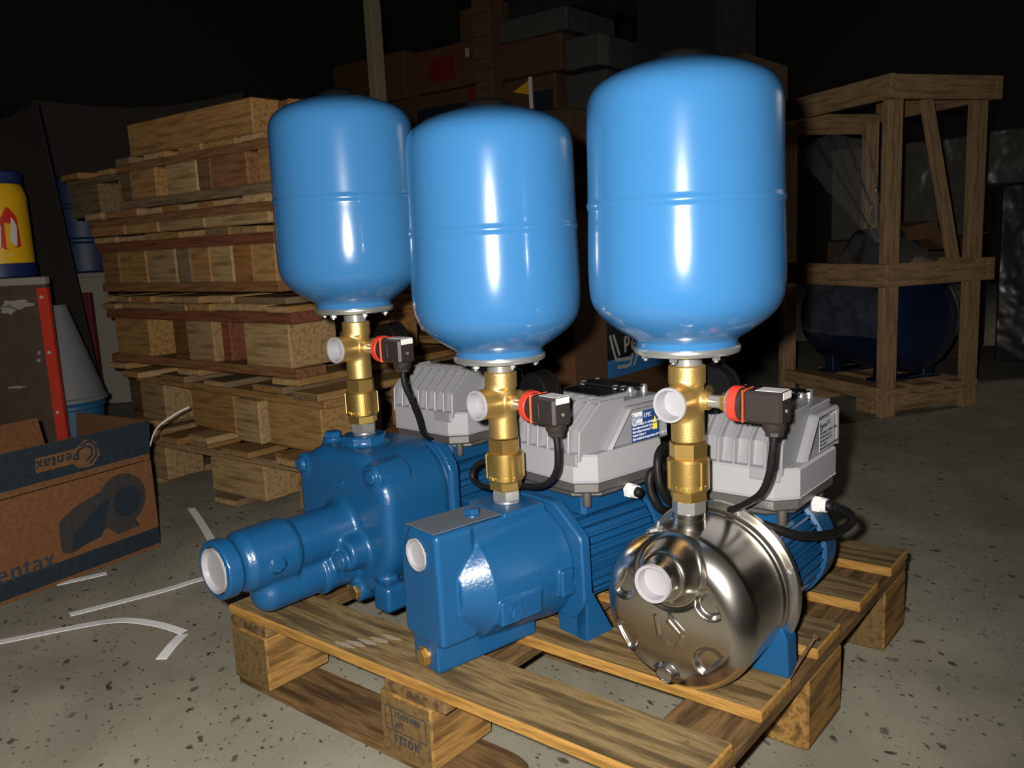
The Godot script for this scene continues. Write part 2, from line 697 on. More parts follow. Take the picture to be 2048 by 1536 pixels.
	wood("pallet_dark", lin(0.2, 0.125, 0.06), Vector3(0.2, 0.5, 0.3), 0.8, "wood_b")
	for k in 6:
		wood("pine_%d" % k, [lin(0.38, 0.24, 0.1), lin(0.35, 0.205, 0.082), lin(0.33, 0.23, 0.125), lin(0.4, 0.285, 0.15), lin(0.31, 0.16, 0.06), lin(0.21, 0.155, 0.1)][k], Vector3(0.31 * k, 0.17 * k, 0.43 * k))
	wood("pine_end", lin(0.46, 0.33, 0.18), Vector3(0.5, 0.1, 0.2))
	mat("scuff", lin(0.25, 0.21, 0.15), 0.8)
	wood("red_wood", lin(0.2, 0.075, 0.042), Vector3(0.6, 0.2, 0.1))
	wood("brown_wood", lin(0.24, 0.125, 0.06), Vector3(0.1, 0.8, 0.4))
	wood("dark_wood", lin(0.16, 0.1, 0.06), Vector3(0.7, 0.3, 0.9))
	wood("crate_wood", lin(0.42, 0.29, 0.175), Vector3(0.2, 0.1, 0.6))

	# cartons, straps, drums
	for a in [["card", lin(0.14, 0.07, 0.032)], ["card_in", lin(0.12, 0.06, 0.03)], ["card_orange", lin(0.15, 0.068, 0.029)], ["card_brown", lin(0.12, 0.064, 0.034)], ["card_dark", lin(0.09, 0.058, 0.035)], ["card_print", lin(0.017, 0.026, 0.036)], ["card_picture", lin(0.038, 0.034, 0.033)], ["card_red", lin(0.22, 0.018, 0.022)]]:
		m = mat(a[0], a[1], 0.8, 0.0, 0.25)
		m.albedo_texture = M["card_tex"]
		m.uv1_triplanar = true
		m.uv1_scale = Vector3(6, 6, 6)
	mat("strap_white", lin(0.78, 0.76, 0.76), 0.45)
	mat("sign_blue", lin(0.03, 0.16, 0.42), 0.5)
	mat("sign_black", lin(0.008, 0.008, 0.01), 0.5)
	mat("sign_grey", lin(0.42, 0.4, 0.38), 0.5)
	mat("red_steel", lin(0.5, 0.035, 0.015), 0.5)
	mat("dark_red", lin(0.12, 0.008, 0.012), 0.6)
	m = mat("rust_panel", lin(0.075, 0.045, 0.032), 0.7)
	m.albedo_texture = M["dust"]
	m.uv1_triplanar = true
	m.uv1_scale = Vector3(3, 3, 3)
	mat("cone_grey", lin(0.14, 0.145, 0.15), 0.6)
	mat("bucket_blue", lin(0.02, 0.09, 0.18), 0.5)
	mat("drum_blue", lin(0.008, 0.025, 0.08), 0.5)
	mat("lid_blue", lin(0.01, 0.02, 0.1), 0.5)
	mat("drum_yellow", lin(0.75, 0.42, 0.01), 0.45)
	m = mat("sheet_dark", lin(0.03, 0.022, 0.016), 0.85)
	mat("pale_board", lin(0.26, 0.24, 0.2), 0.8)
	mat("vessel_blue", lin(0.003, 0.012, 0.038), 0.3)
	m = mat("film", Color(0.9, 0.92, 0.9, 0.05), 0.08)
	m.transparency = BaseMaterial3D.TRANSPARENCY_ALPHA
	m = mat("wrap", lin(0.08, 0.078, 0.068), 0.22, 0.0, 0.6)
	bumpy(m, "crumple", 0.4, 0.3)
	m = mat("dark_wrap", lin(0.03, 0.028, 0.026), 0.25, 0.0, 0.6)
	bumpy(m, "crumple", 0.4, 0.3)
	mat("post_wood", lin(0.4, 0.33, 0.2), 0.8)
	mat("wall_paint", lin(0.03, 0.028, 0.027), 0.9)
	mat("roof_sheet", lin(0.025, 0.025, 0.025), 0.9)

	# the concrete floor: mottled grey with dark chips and scuffs
	var S := 1024
	var im := Image.create(S, S, false, Image.FORMAT_RGB8)
	var n1 := noise(1.0, FastNoiseLite.TYPE_SIMPLEX_SMOOTH, 5, 41)
	var n2 := noise(1.0, FastNoiseLite.TYPE_SIMPLEX_SMOOTH, 2, 43)
	for y in S:
		var b := TAU * y / S
		for x in S:
			var a := TAU * x / S
			var big := n1.get_noise_3d(cos(a) * 1.1 + 3.0, sin(a) * 1.1 + cos(b) * 1.1, sin(b) * 1.1)
			var small := rng.randf() - 0.5
			var g := 0.86 + big * 0.1 + small * 0.1
			im.set_pixel(x, y, Color(g, g * 0.985, g * 0.93))
	for k in 2600:
		var cx := rng.randf() * S
		var cy := rng.randf() * S
		var big := rng.randf() < 0.09
		var L := rng.randf_range(5, 10) if big else rng.randf_range(1.2, 4.2)
		var Wd := L * rng.randf_range(0.3, 0.65)
		var th := rng.randfn(0.5, 0.5)
		var dark := rng.randf_range(0.45, 0.85)
		for yy in range(-int(L) - 1, int(L) + 2):
			for xx in range(-int(L) - 1, int(L) + 2):
				var u := (xx * cos(th) + yy * sin(th)) / L
				var w := (-xx * sin(th) + yy * cos(th)) / Wd
				var d := u * u + w * w + n2.get_noise_2d((cx + xx) * 0.22, (cy + yy) * 0.22) * 0.9
				if d < 0.85:
					var px := posmod(int(cx) + xx, S)
					var py := posmod(int(cy) + yy, S)
					var c := im.get_pixel(px, py)
					im.set_pixel(px, py, c.lerp(Color(c.r * dark, c.g * dark, c.b * dark * 1.03), clampf((0.85 - d) * 3.0, 0.0, 1.0)))
	M["concrete_tex"] = ImageTexture.create_from_image(im)
	m = mat("concrete", lin(0.4, 0.392, 0.352), 0.75, 0.0, 0.35)
	m.albedo_texture = M["concrete_tex"]
	m.uv1_triplanar = true
	m.uv1_world_triplanar = true
	m.uv1_scale = Vector3(0.78, 0.78, 0.78)
	m.detail_enabled = true
	m.detail_blend_mode = BaseMaterial3D.BLEND_MODE_MUL
	m.detail_uv_layer = BaseMaterial3D.DETAIL_UV_2
	m.detail_albedo = M["dust"]
	m.uv2_triplanar = true
	m.uv2_world_triplanar = true
	m.uv2_scale = Vector3(0.31, 0.31, 0.31)


func setting() -> void:
	struct("floor", MB.new().box(Vector3(0.5, -0.1, -2.5), Vector3(16, 0.2, 15)).mesh(), M["concrete"])
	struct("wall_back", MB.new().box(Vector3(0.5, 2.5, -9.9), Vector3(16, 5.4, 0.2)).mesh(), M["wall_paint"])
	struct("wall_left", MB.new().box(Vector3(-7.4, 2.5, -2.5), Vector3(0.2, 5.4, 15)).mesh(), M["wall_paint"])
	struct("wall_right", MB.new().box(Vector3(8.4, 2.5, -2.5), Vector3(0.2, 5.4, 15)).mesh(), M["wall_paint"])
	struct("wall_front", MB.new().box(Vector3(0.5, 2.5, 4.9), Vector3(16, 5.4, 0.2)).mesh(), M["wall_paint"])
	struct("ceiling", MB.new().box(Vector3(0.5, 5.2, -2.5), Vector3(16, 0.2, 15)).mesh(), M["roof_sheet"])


# ------------------------------------------------------------------ the pallet under the pumps
func board(parent: Node, called: String, c: Vector3, s: Vector3, material: Material, along_zz := false, tilt := 0.0, edge: Material = null, face := Vector3.UP) -> MeshInstance3D:
	# every board is modelled along its own x axis so that the grain follows it
	var key := "b%.3f_%.3f_%.3f" % [s.x, s.y, s.z]
	if not cache.has(key):
		cache[key] = MB.new().box(Vector3.ZERO, s, min(0.003, s.y * 0.15)).mesh()
	var b := Basis(Vector3.UP, (PI / 2 if along_zz else 0.0) + tilt)
	if edge == null:
		return put(called, cache[key], material, parent, Transform3D(b, c))
	# grey weathered upper face, fresher wood on the cut edges
	return put_split(called, cache[key], parent, Transform3D(b, c), face, material, edge, face != Vector3.UP)


# faces that look along `axis` get the first material, all others the second
func put_split(called: String, mesh: ArrayMesh, parent: Node, xf: Transform3D, axis: Vector3, first: Material, rest: Material, both := false) -> MeshInstance3D:
	var whole := mesh.surface_get_arrays(0)
	var am := ArrayMesh.new()
	for on in [true, false]:
		var mb := MB.new()
		for i in range(0, whole[Mesh.ARRAY_VERTEX].size(), 3):
			var d: float = whole[Mesh.ARRAY_NORMAL][i].dot(axis)
			if ((abs(d) if both else d) > 0.9) == on:
				for j in 3:
					mb.v.append(whole[Mesh.ARRAY_VERTEX][i + j])
					mb.n.append(whole[Mesh.ARRAY_NORMAL][i + j])
		am.add_surface_from_arrays(Mesh.PRIMITIVE_TRIANGLES, mb.mesh().surface_get_arrays(0))
	var o := put(called, am, null, parent, xf)
	o.set_surface_override_material(0, first)
	o.set_surface_override_material(1, rest)
	return o


func build_pallet() -> void:
	var t := thing("wooden_pallet", "weathered wooden block pallet carrying the three blue pumps", "pallet")
	var k := 0
	for r in [[0.0, 0.1066], [0.182, 0.2792], [0.3703, 0.4672], [0.5502, 0.644], [0.7128, 0.8137]]:
		board(t, "deck_board", Vector3(0.42, DECK - 0.0083, -(r[0] + r[1]) / 2), Vector3(0.84, 0.0166, r[1] - r[0]), M["pallet_%d" % (k % 4)], false, 0.0, M["pallet_edge"])
		for xx in [0.04, 0.43, 0.79]:
			for dz in [0.25, 0.72]:
				put("nail", MB.new().lathe([Vector2(0, -0.001), Vector2(0.0035, -0.001), Vector2(0.0035, 0.0006), Vector2(0, 0.0009)], Transform3D(), 8).mesh() if not cache.has("nail") else cache["nail"], M["dark_wood"], t, up_at(Vector3(xx + 0.01 * sin(k * 3.0 + xx * 9.0), DECK, -lerpf(r[0], r[1], dz))))
		k += 1
	for x in [[0.0, 0.1], [0.372, 0.49], [0.735, 0.838]]:
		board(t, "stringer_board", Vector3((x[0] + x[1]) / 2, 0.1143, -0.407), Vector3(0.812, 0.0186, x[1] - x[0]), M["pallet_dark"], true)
	for x in [[0.0, 0.097], [0.363, 0.463], [0.74, 0.838]]:
		for z in [[0.0, 0.12], [0.345, 0.477], [0.69, 0.812]]:
			var lo := 0.0 if x[0] > 0.7 else 0.0135
			var m := MB.new().box(Vector3.ZERO, Vector3(z[1] - z[0], 0.105 - lo, x[1] - x[0]), 0.003).mesh()
			var o := put_split("block", m, t, Transform3D(Basis(Vector3.UP, PI / 2), Vector3((x[0] + x[1]) / 2, (lo + 0.105) / 2, -(z[0] + z[1]) / 2)), Vector3.RIGHT, M["pallet_block"] if x[0] > 0.7 and z[0] < 0.5 else M["pallet_end"], M["pallet_block"], true)
			if x[0] > 0.3 and x[0] < 0.5 and z[0] == 0.0:
				stamp(o)
	# pale scuffs where something heavy was dragged over the front board
	for q in [[0.278, 0.014], [0.289, 0.026], [0.299, 0.039], [0.309, 0.053], [0.319, 0.069]]:
		var sc := PackedVector2Array()
		for j in 12:
			var a := TAU * j / 12
			sc.append(Vector2(q[0] + cos(a) * 0.017 * (1.0 + 0.2 * sin(j * 2.1)) + sin(a) * 0.004, q[1] + sin(a) * 0.0048 * (1.0 + 0.25 * cos(j * 1.7 + q[0] * 90.0))))
		put("pale_scuff", MB.new().extrude(sc, DECK - 0.0002, DECK + 0.0004, flat_at(Vector3.ZERO)).mesh(), M["scuff"], t)
	# bottom boards; the front one is broken off beyond the middle block
	var e := round_poly([[0.002, 0.004, 0.004], [0.002, 0.1, 0.004], [0.53, 0.1, 0.02], [0.562, 0.085, 0.02], [0.556, 0.045, 0.02], [0.53, 0.02, 0.02], [0.48, 0.004, 0.02]], 0.01)
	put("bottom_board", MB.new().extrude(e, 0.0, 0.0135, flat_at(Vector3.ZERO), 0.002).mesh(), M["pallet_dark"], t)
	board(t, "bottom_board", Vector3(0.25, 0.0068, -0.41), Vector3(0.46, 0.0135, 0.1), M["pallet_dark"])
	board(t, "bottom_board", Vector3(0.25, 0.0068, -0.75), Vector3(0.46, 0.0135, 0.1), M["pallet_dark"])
	# a bent nail standing proud of the right edge
	put("bent_nail", MB.new().tube(spline([Vector3(0.832, 0.118, -0.24), Vector3(0.836, 0.14, -0.285), Vector3(0.84, 0.158, -0.335), Vector3(0.842, 0.165, -0.352)], 4), 0.0022, 8).lathe([Vector2(0, -0.001), Vector2(0.005, -0.001), Vector2(0.005, 0.001), Vector2(0, 0.0015)], Transform3D(Basis(Vector3.RIGHT, -1.0), Vector3(0.842, 0.166, -0.354)), 10).mesh(), M["dark_wood"], t, Transform3D(), "bent rusty nail")


func stamp(block: Node3D) -> void:
	# burnt-in mark on the front face of the middle block; the block's own x axis runs away from the camera
	var mb := MB.new()
	var face := Transform3D(Basis(Vector3(0, 0, 1), Vector3(0, 1, 0), Vector3(-1, 0, 0)), Vector3(-0.0603, 0, 0))
	for a in [["IT-08 040", 0.004, 0.017, 0.0085], ["HT", -0.012, 0.0025, 0.0085], ["FITOK", 0.0, -0.02, 0.0125]]:
		mb.add_mesh(text_mesh(a[0], a[3], 0.0004, true), face * Transform3D(Basis(), Vector3(a[1], a[2], 0)))
	for r in [[0.0, 0.026, 0.078, 0.0012], [0.0, -0.008, 0.078, 0.0012], [0.039, 0.009, 0.0012, 0.034], [-0.039, 0.009, 0.0012, 0.034], [-0.027, 0.009, 0.0012, 0.034]]:
		mb.box(face * Vector3(r[0], r[1], 0.0), Vector3(0.0004, r[3], r[2]))
	put("burnt_stamp", mb.mesh(), M["ink"], block, Transform3D(), "black burnt-in mark")


# ------------------------------------------------------------------ riser, tank, switch and gauge shared by the three sets
func tank_and_riser(root: Node3D, y0: float) -> void:
	var at := up_at(Vector3(0, y0, 0))
	# pressure tank
	var prof := []
	if not cache.has("tank"):
		for a in [[0.03, 0.2150], [0.0605, 0.2150], [0.0615, 0.2165], [0.0612, 0.2215], [0.0625, 0.2245], [0.074, 0.231], [0.086, 0.2392], [0.098, 0.2485], [0.1065, 0.2575], [0.112, 0.2665], [0.115, 0.2765], [0.1163, 0.29], [0.1168, 0.31], [0.1165, 0.33], [0.1160, 0.35], [0.1153, 0.37], [0.1150, 0.378], [0.1150, 0.3805], [0.1157, 0.3825], [0.1164, 0.3845], [0.1164, 0.3875], [0.1156, 0.3898], [0.1149, 0.3915], [0.1148, 0.394], [0.1144, 0.41], [0.1140, 0.44], [0.1137, 0.468], [0.1135, 0.484], [0.1131, 0.494], [0.112, 0.503], [0.1097, 0.5105], [0.1053, 0.518], [0.0975, 0.525], [0.085, 0.532], [0.067, 0.5385], [0.05, 0.5435], [0.03, 0.5472], [0.0, 0.549]]:
			prof.append(Vector2(a[0], a[1]))
		cache["tank"] = MB.new().lathe(prof, Transform3D(), 72, 40).mesh()
		cache["cap"] = MB.new().lathe([Vector2(0.0, 0.54), Vector2(0.034, 0.54), Vector2(0.033, 0.5475), Vector2(0.029, 0.553), Vector2(0.022, 0.557), Vector2(0.0, 0.559)], Transform3D(), 32, 50).mesh()
		# flange plate with a rolled rim
		cache["flange"] = MB.new().lathe([Vector2(0.012, 0.2062), Vector2(0.060, 0.2062), Vector2(0.0632, 0.2075), Vector2(0.0645, 0.2105), Vector2(0.0645, 0.2140), Vector2(0.0632, 0.2156), Vector2(0.05, 0.2158)], Transform3D(), 56, 40).mesh()
		var thr := []
		for k in 6:
			thr.append(Vector2(0.0178, 0.19 + k * 0.0026))
			thr.append(Vector2(0.0190, 0.1913 + k * 0.0026))
		thr.append(Vector2(0.0178, 0.2065))
		cache["nipple"] = MB.new().lathe(thr, Transform3D(), 32, 60).mesh()
		# brass tee: barrel, rim, front, side and rear branches blended like a casting
		var tee := func(p: Vector3) -> float:
			var d := sd_bary(p, 0, 0, 0.0955, 0.19, 0.0205, 0.002)
			d = sm(d, sd_bary(p, 0, 0, 0.168, 0.1905, 0.0226, 0.0015), 0.004)
			d = sm(d, sd_bar(p, 0, 0.148, -0.002, 0.021, 0.044, 0.0212, 0.0015), 0.007)
			d = sm(d, sd_barx(p, 0.148, 0, 0.0, 0.031, 0.0115, 0.001), 0.005)
			d = sm(d, sd_bar(p, 0, 0.148, -0.036, 0.0115, 0.0, 0.0115, 0.001), 0.005)
			d = max(d, -sd_bar(p, 0, 0.148, 0.026, 0.0185, 0.06, 0.0185, 0.0005))
			return d
		cache["tee"] = MB.new().nets(tee, Vector3(-0.028, 0.089, -0.042), Vector3(0.036, 0.197, 0.05), 0.00165).mesh()
		cache["plug"] = MB.new().lathe([Vector2(0.0, 0.028), Vector2(0.0165, 0.028), Vector2(0.0178, 0.0455), Vector2(0.0182, 0.0468), Vector2(0.0212, 0.0468), Vector2(0.0216, 0.0455), Vector2(0.0216, 0.0430), Vector2(0.0186, 0.0430), Vector2(0.0184, 0.027), Vector2(0, 0.027)].map(func(p): return p), along_z(Vector3(0, 0.148, 0)), 40, 40).mesh()
		# check valve
		cache["hex_top"] = MB.new().extrude(ngon(6, 0.0238, 0.25), 0.0745, 0.0945, flat_at(Vector3.ZERO), 0.0012).mesh()
		cache["hex_low"] = MB.new().extrude(ngon(6, 0.0238, 0.1), 0.02, 0.034, flat_at(Vector3.ZERO), 0.0012).mesh()
		var body := MB.new().lathe([Vector2(0.018, 0.0325), Vector2(0.0245, 0.033), Vector2(0.0262, 0.0352), Vector2(0.0262, 0.0715), Vector2(0.0245, 0.0745), Vector2(0.018, 0.0752)], Transform3D(), 48, 25)
		for a in [0.42, 0.42 + PI, 2.2, 2.2 + PI]:
			body.box(Vector3(cos(a) * 0.0262, 0.0545, sin(a) * 0.0262), Vector3(0.0035, 0.036, 0.0035), 0.0008, Basis(Vector3.UP, -a))
		cache["valve"] = body.mesh()
		var let := MB.new()
		for a in [["MADE IN ITALY", 0.0395], ["1\"", 0.0535]]:
			let.add_mesh(text_mesh(a[0], 0.0042, 0.001, true), Transform3D(Basis(Vector3.UP, 0.62), Vector3(0, a[1], 0)), 0.0262)
		cache["valve_text"] = let.mesh()
		cache["nut"] = MB.new().extrude(ngon(6, 0.0212, 0.3), 0.004, 0.02, flat_at(Vector3.ZERO), 0.0014).lathe([Vector2(0.0175, -0.004), Vector2(0.019, -0.003), Vector2(0.0175, -0.001), Vector2(0.019, 0.001), Vector2(0.0175, 0.003), Vector2(0.018, 0.0045)], Transform3D(), 24, 60).lathe([Vector2(0.018, 0.0195), Vector2(0.0195, 0.0205), Vector2(0.018, 0.0215)], Transform3D(), 24, 60).mesh()
		# pressure switch
		cache["stem"] = MB.new().lathe([Vector2(0, 0.02), Vector2(0.0082, 0.02), Vector2(0.0082, 0.041), Vector2(0, 0.041)], along_x(Vector3(0, 0.148, 0)), 20).mesh()
		cache["stem_hex"] = MB.new().lathe([Vector2(0, 0.041), Vector2(0.0125, 0.041), Vector2(0.0125, 0.0495), Vector2(0, 0.0495)], along_x(Vector3(0, 0.148, 0)), 6, 10).mesh()
		cache["stem_body"] = MB.new().lathe([Vector2(0.0, 0.049), Vector2(0.0175, 0.049), Vector2(0.0185, 0.0505), Vector2(0.0185, 0.0560), Vector2(0, 0.056)], along_x(Vector3(0, 0.148, 0)), 32).mesh()
		cache["collar"] = MB.new().lathe([Vector2(0.0, 0.0535), Vector2(0.0208, 0.0535), Vector2(0.0214, 0.0542), Vector2(0.0214, 0.0635), Vector2(0.0208, 0.0642), Vector2(0, 0.0642)], along_x(Vector3(0, 0.148, 0)), 40).mesh()
		cache["collar_gap"] = MB.new().lathe([Vector2(0.0, 0.0640), Vector2(0.0196, 0.0640), Vector2(0.0196, 0.0700), Vector2(0, 0.0700)], along_x(Vector3(0, 0.148, 0)), 40).mesh()
		cache["collar_text"] = null
		cache["gasket"] = MB.new().box(Vector3(0.0716, 0.148, 0), Vector3(0.0014, 0.0388, 0.0328), 0.0005).mesh()
		cache["housing"] = MB.new().box(Vector3(0.0955, 0.148, 0), Vector3(0.0465, 0.0385, 0.0325), 0.0035).box(Vector3(0.083, 0.148, 0.0164), Vector3(0.014, 0.02, 0.0012), 0.0004).lathe([Vector2(0, 0.119), Vector2(0.0115, 0.119), Vector2(0.0135, 0.122), Vector2(0.0138, 0.132), Vector2(0, 0.132)], up_at(Vector3(0.104, 0, 0)), 24).extrude(ngon(8, 0.0112), 0.1135, 0.1205, flat_at(Vector3(0.104, 0, 0)), 0.001).mesh()
		cache["sw_label"] = MB.new().box(Vector3(0.1015, 0.1676, 0), Vector3(0.0315, 0.0006, 0.024), 0.0002).box(Vector3(0.1191, 0.1625, 0), Vector3(0.0006, 0.0085, 0.024), 0.0002).mesh()
		cache["sw_screw"] = MB.new().lathe([Vector2(0, 0.118), Vector2(0.0026, 0.118), Vector2(0.0026, 0.1196), Vector2(0, 0.1199)], along_x(Vector3(0, 0.144, 0)), 12).mesh()
		# pressure gauge, dial turned to the back
		cache["gauge"] = MB.new().lathe([Vector2(0, 0.056), Vector2(0.0275, 0.056), Vector2(0.0305, 0.059), Vector2(0.0305, 0.079), Vector2(0.0318, 0.0798), Vector2(0.0318, 0.0862), Vector2(0.0298, 0.0878), Vector2(0, 0.0872)], along_z(Vector3(0, 0.15, 0), -1.0), 44, 30).mesh()
		cache["gauge_stem"] = MB.new().lathe([Vector2(0, 0.034), Vector2(0.0085, 0.034), Vector2(0.0085, 0.058), Vector2(0, 0.058)], along_z(Vector3(0, 0.149, 0), -1.0), 6, 10).mesh()
	var tank := put("pressure_tank", cache["tank"], M["tank_blue"], root, at, "glossy blue pressure tank")
	put("air_valve_cap", cache["cap"], M["black_cap"], tank)
	var fl := put("flange", cache["flange"], M["zinc"], root, at)
	for k in 6:
		var a := TAU * k / 6.0 + 0.35
		if not cache.has("bolt"):
			cache["bolt"] = MB.new().extrude(ngon(6, 0.0052), -0.0052, 0.0, flat_at(Vector3.ZERO), 0.0006).lathe([Vector2(0, -0.008), Vector2(0.0028, -0.0075), Vector2(0.0028, -0.005)], Transform3D(), 10).mesh()
		put("bolt", cache["bolt"], M["zinc"], fl, up_at(Vector3(cos(a) * 0.0505, 0.2062, sin(a) * 0.0505)))
	put("threaded_nipple", cache["nipple"], M["zinc"], root, at)
	put("brass_tee", cache["tee"], M["brass_cast"], root, at)
	put("protective_plug", cache["plug"], M["cap_plastic"], root, at, "pale translucent plastic plug")
	var val := put("check_valve", cache["valve"], M["brass"], root, at)
	put("hexagon", cache["hex_top"], M["brass"], val)
	put("hexagon", cache["hex_low"], M["brass"], val)
	put("raised_lettering", cache["valve_text"], M["brass"], val)
	put("zinc_nut", cache["nut"], M["zinc"], root, at)
	var sw := put("pressure_switch", cache["housing"], M["black_plastic"], root, up_at(Vector3(0.007, y0, 0)), "black pressure switch with a red collar")
	put("stem", cache["stem"], M["zinc"], sw)
	put("stem_hexagon", cache["stem_hex"], M["brass"], sw)
	put("stem_body", cache["stem_body"], M["zinc"], sw)
	put("red_collar", cache["collar"], M["red_plastic"], sw)
	put("collar_ring", cache["collar_gap"], M["black_plastic"], sw)
	put("gasket", cache["gasket"], M["orange_plastic"], sw)
	put("white_sticker", cache["sw_label"], M["white_plastic"], sw)
	put("screw", cache["sw_screw"], M["zinc"], sw)
	var ga := put("pressure_gauge", cache["gauge"], M["black_cap"], root, at)
	put("gauge_stem", cache["gauge_stem"], M["brass"], ga)


func cable(root: Node3D, pts: Array, r := 0.0047, called := "cable") -> void:
	put(called, MB.new().tube(spline(pts, 10), r, 12).mesh(), M["black_rubber"], root)


# ------------------------------------------------------------------ frequency converter on the motor; front face at z0, dy lifts it
func inverter(root: Node3D, z0: float, dy: float, sticker: String) -> void:
	var zc := z0 - 0.0925
	var o := func(w: float, l: float, ch: float) -> PackedVector2Array:
		return poly([[-w / 2 + ch, -l / 2], [w / 2 - ch, -l / 2], [w / 2, -l / 2 + ch], [w / 2, l / 2 - ch], [w / 2 - ch, l / 2], [-w / 2 + ch, l / 2], [-w / 2, l / 2 - ch], [-w / 2, -l / 2 + ch]])
	if not cache.has("inv_band"):
		cache["inv_collar"] = MB.new().extrude(o.call(0.184, 0.178, 0.024), 0.206, 0.223, flat_at(Vector3.ZERO), 0.003).extrude(o.call(0.165, 0.16, 0.03), 0.196, 0.207, flat_at(Vector3.ZERO), 0.003).mesh()
		cache["inv_post"] = MB.new().lathe([Vector2(0, 0.184), Vector2(0.0058, 0.184), Vector2(0.0064, 0.186), Vector2(0.0072, 0.207), Vector2(0, 0.207)], Transform3D(), 18).mesh()
		cache["inv_band"] = MB.new().extrude(o.call(0.19, 0.185, 0.025), 0.223, 0.2645, flat_at(Vector3.ZERO), 0.003).extrude(o.call(0.192, 0.187, 0.0255), 0.2228, 0.2255, flat_at(Vector3.ZERO), 0.001).mesh()
		# hood: label part behind the slanted edge, and the core behind the fins
		var a := round_poly([[0.0925 - 0.05, 0.262, 0.001], [0.0925 - 0.098, 0.3205, 0.006], [-0.09, 0.3205, 0.006], [-0.09, 0.262, 0.001]], 0.004)
		var b := poly([[0.0925 - 0.014, 0.262], [0.0925 - 0.02, 0.296], [0.0925 - 0.056, 0.328], [-0.089, 0.328], [-0.089, 0.262]])
		cache["inv_hood"] = MB.new().extrude(a, -0.0925, 0.0925, side_at(Vector3.ZERO), 0.004).extrude(b, -0.079, 0.079, side_at(Vector3.ZERO), 0.002).mesh()
		var fp := poly([[0.0925 - 0.003, 0.255], [0.0925 - 0.006, 0.297], [0.0925 - 0.05, 0.3345], [0.0925 - 0.1, 0.3345], [0.0925 - 0.1, 0.26]])
		cache["inv_fin"] = MB.new().extrude(fp, -0.0021, 0.0021, side_at(Vector3.ZERO), 0.0012).mesh()
		cache["inv_step"] = MB.new().box(Vector3(0.057, 0.2565, 0.0925 - 0.001), Vector3(0.042, 0.017, 0.004), 0.0015).mesh()
		cache["inv_bezel"] = MB.new().extrude(round_poly([[-0.055, -0.045], [0.055, -0.045], [0.055, 0.04], [-0.055, 0.04]], 0.012), 0.327, 0.3342, flat_at(Vector3(0, 0, -0.028)), 0.002).mesh()
		cache["inv_pad"] = MB.new().extrude(round_poly([[-0.048, -0.037], [0.048, -0.037], [0.048, 0.032], [-0.048, 0.032]], 0.008), 0.3338, 0.3352, flat_at(Vector3(0, 0, -0.028)), 0.001).mesh()
		cache["inv_cover"] = MB.new().extrude(round_poly([[-0.054, -0.014], [0.054, -0.014], [0.054, 0.03], [-0.054, 0.03]], 0.01), 0.336, 0.3395, flat_at(Vector3(0, 0, -0.058)), 0.0015).mesh()
		cache["inv_pillar"] = MB.new().lathe([Vector2(0, 0.326), Vector2(0.0062, 0.326), Vector2(0.0056, 0.338), Vector2(0.004, 0.3405), Vector2(0, 0.341)], Transform3D(), 18, 30).mesh()
		cache["inv_gland"] = MB.new().extrude(ngon(6, 0.0118, 0.2), 0.0, 0.012, along_xz(), 0.0015).lathe([Vector2(0, 0.011), Vector2(0.0105, 0.011), Vector2(0.0095, 0.019), Vector2(0, 0.019)], along_x(Vector3.ZERO), 20, 30).mesh()
		cache["inv_gland_cap"] = MB.new().lathe([Vector2(0, 0.0185), Vector2(0.0078, 0.0185), Vector2(0.0074, 0.024), Vector2(0.005, 0.0265), Vector2(0, 0.027)], along_x(Vector3.ZERO), 20, 40).mesh()
	var at := up_at(Vector3(0, dy, zc))
	var inv := put("frequency_converter", cache["inv_band"], M["inverter_band"], root, at, "grey finned frequency converter box")
	put("collar", cache["inv_collar"], M["collar_grey"], inv)
	for sx in [-1, 1]:
		for sz in [-1, 1]:
			put("screw_post", cache["inv_post"], M["collar_grey"], inv, up_at(Vector3(sx * 0.071, 0, sz * 0.068)))
	put("hood", cache["inv_hood"], M["inverter_grey"], inv)
	for k in 8:
		put("cooling_fin", cache["inv_fin"], M["inverter_grey"], inv, up_at(Vector3(-0.077 + k * 0.022, 0, 0)))
	put("front_step", cache["inv_step"], M["inverter_grey"], inv)
	put("keypad_frame", cache["inv_bezel"], M["inverter_grey"], inv)
	put("keypad", cache["inv_pad"], M["keypad"], inv)
	put("keypad_cover", cache["inv_cover"], M["keypad"], inv)
	for p in [[0.05, -0.052], [0.05, -0.083], [0.036, -0.052], [-0.05, -0.052], [-0.05, -0.083], [0.022, -0.05]]:
		put("pillar", cache["inv_pillar"], M["zinc"], inv, up_at(Vector3(p[0], 0, p[1])))
	var g := put("cable_gland", cache["inv_gland"], M["white_plastic"], inv, up_at(Vector3(0.088, 0.197, -0.0)))
	put("gland_cap", cache["inv_gland_cap"], M["black_rubber"], inv, up_at(Vector3(0.088, 0.197, -0.0)))
	if sticker:
		rating_plate(inv, sticker)


func along_xz() -> Transform3D:
	return Transform3D(Basis(Vector3(0, 1, 0), Vector3(0, 0, 1), Vector3(1, 0, 0)), Vector3.ZERO)


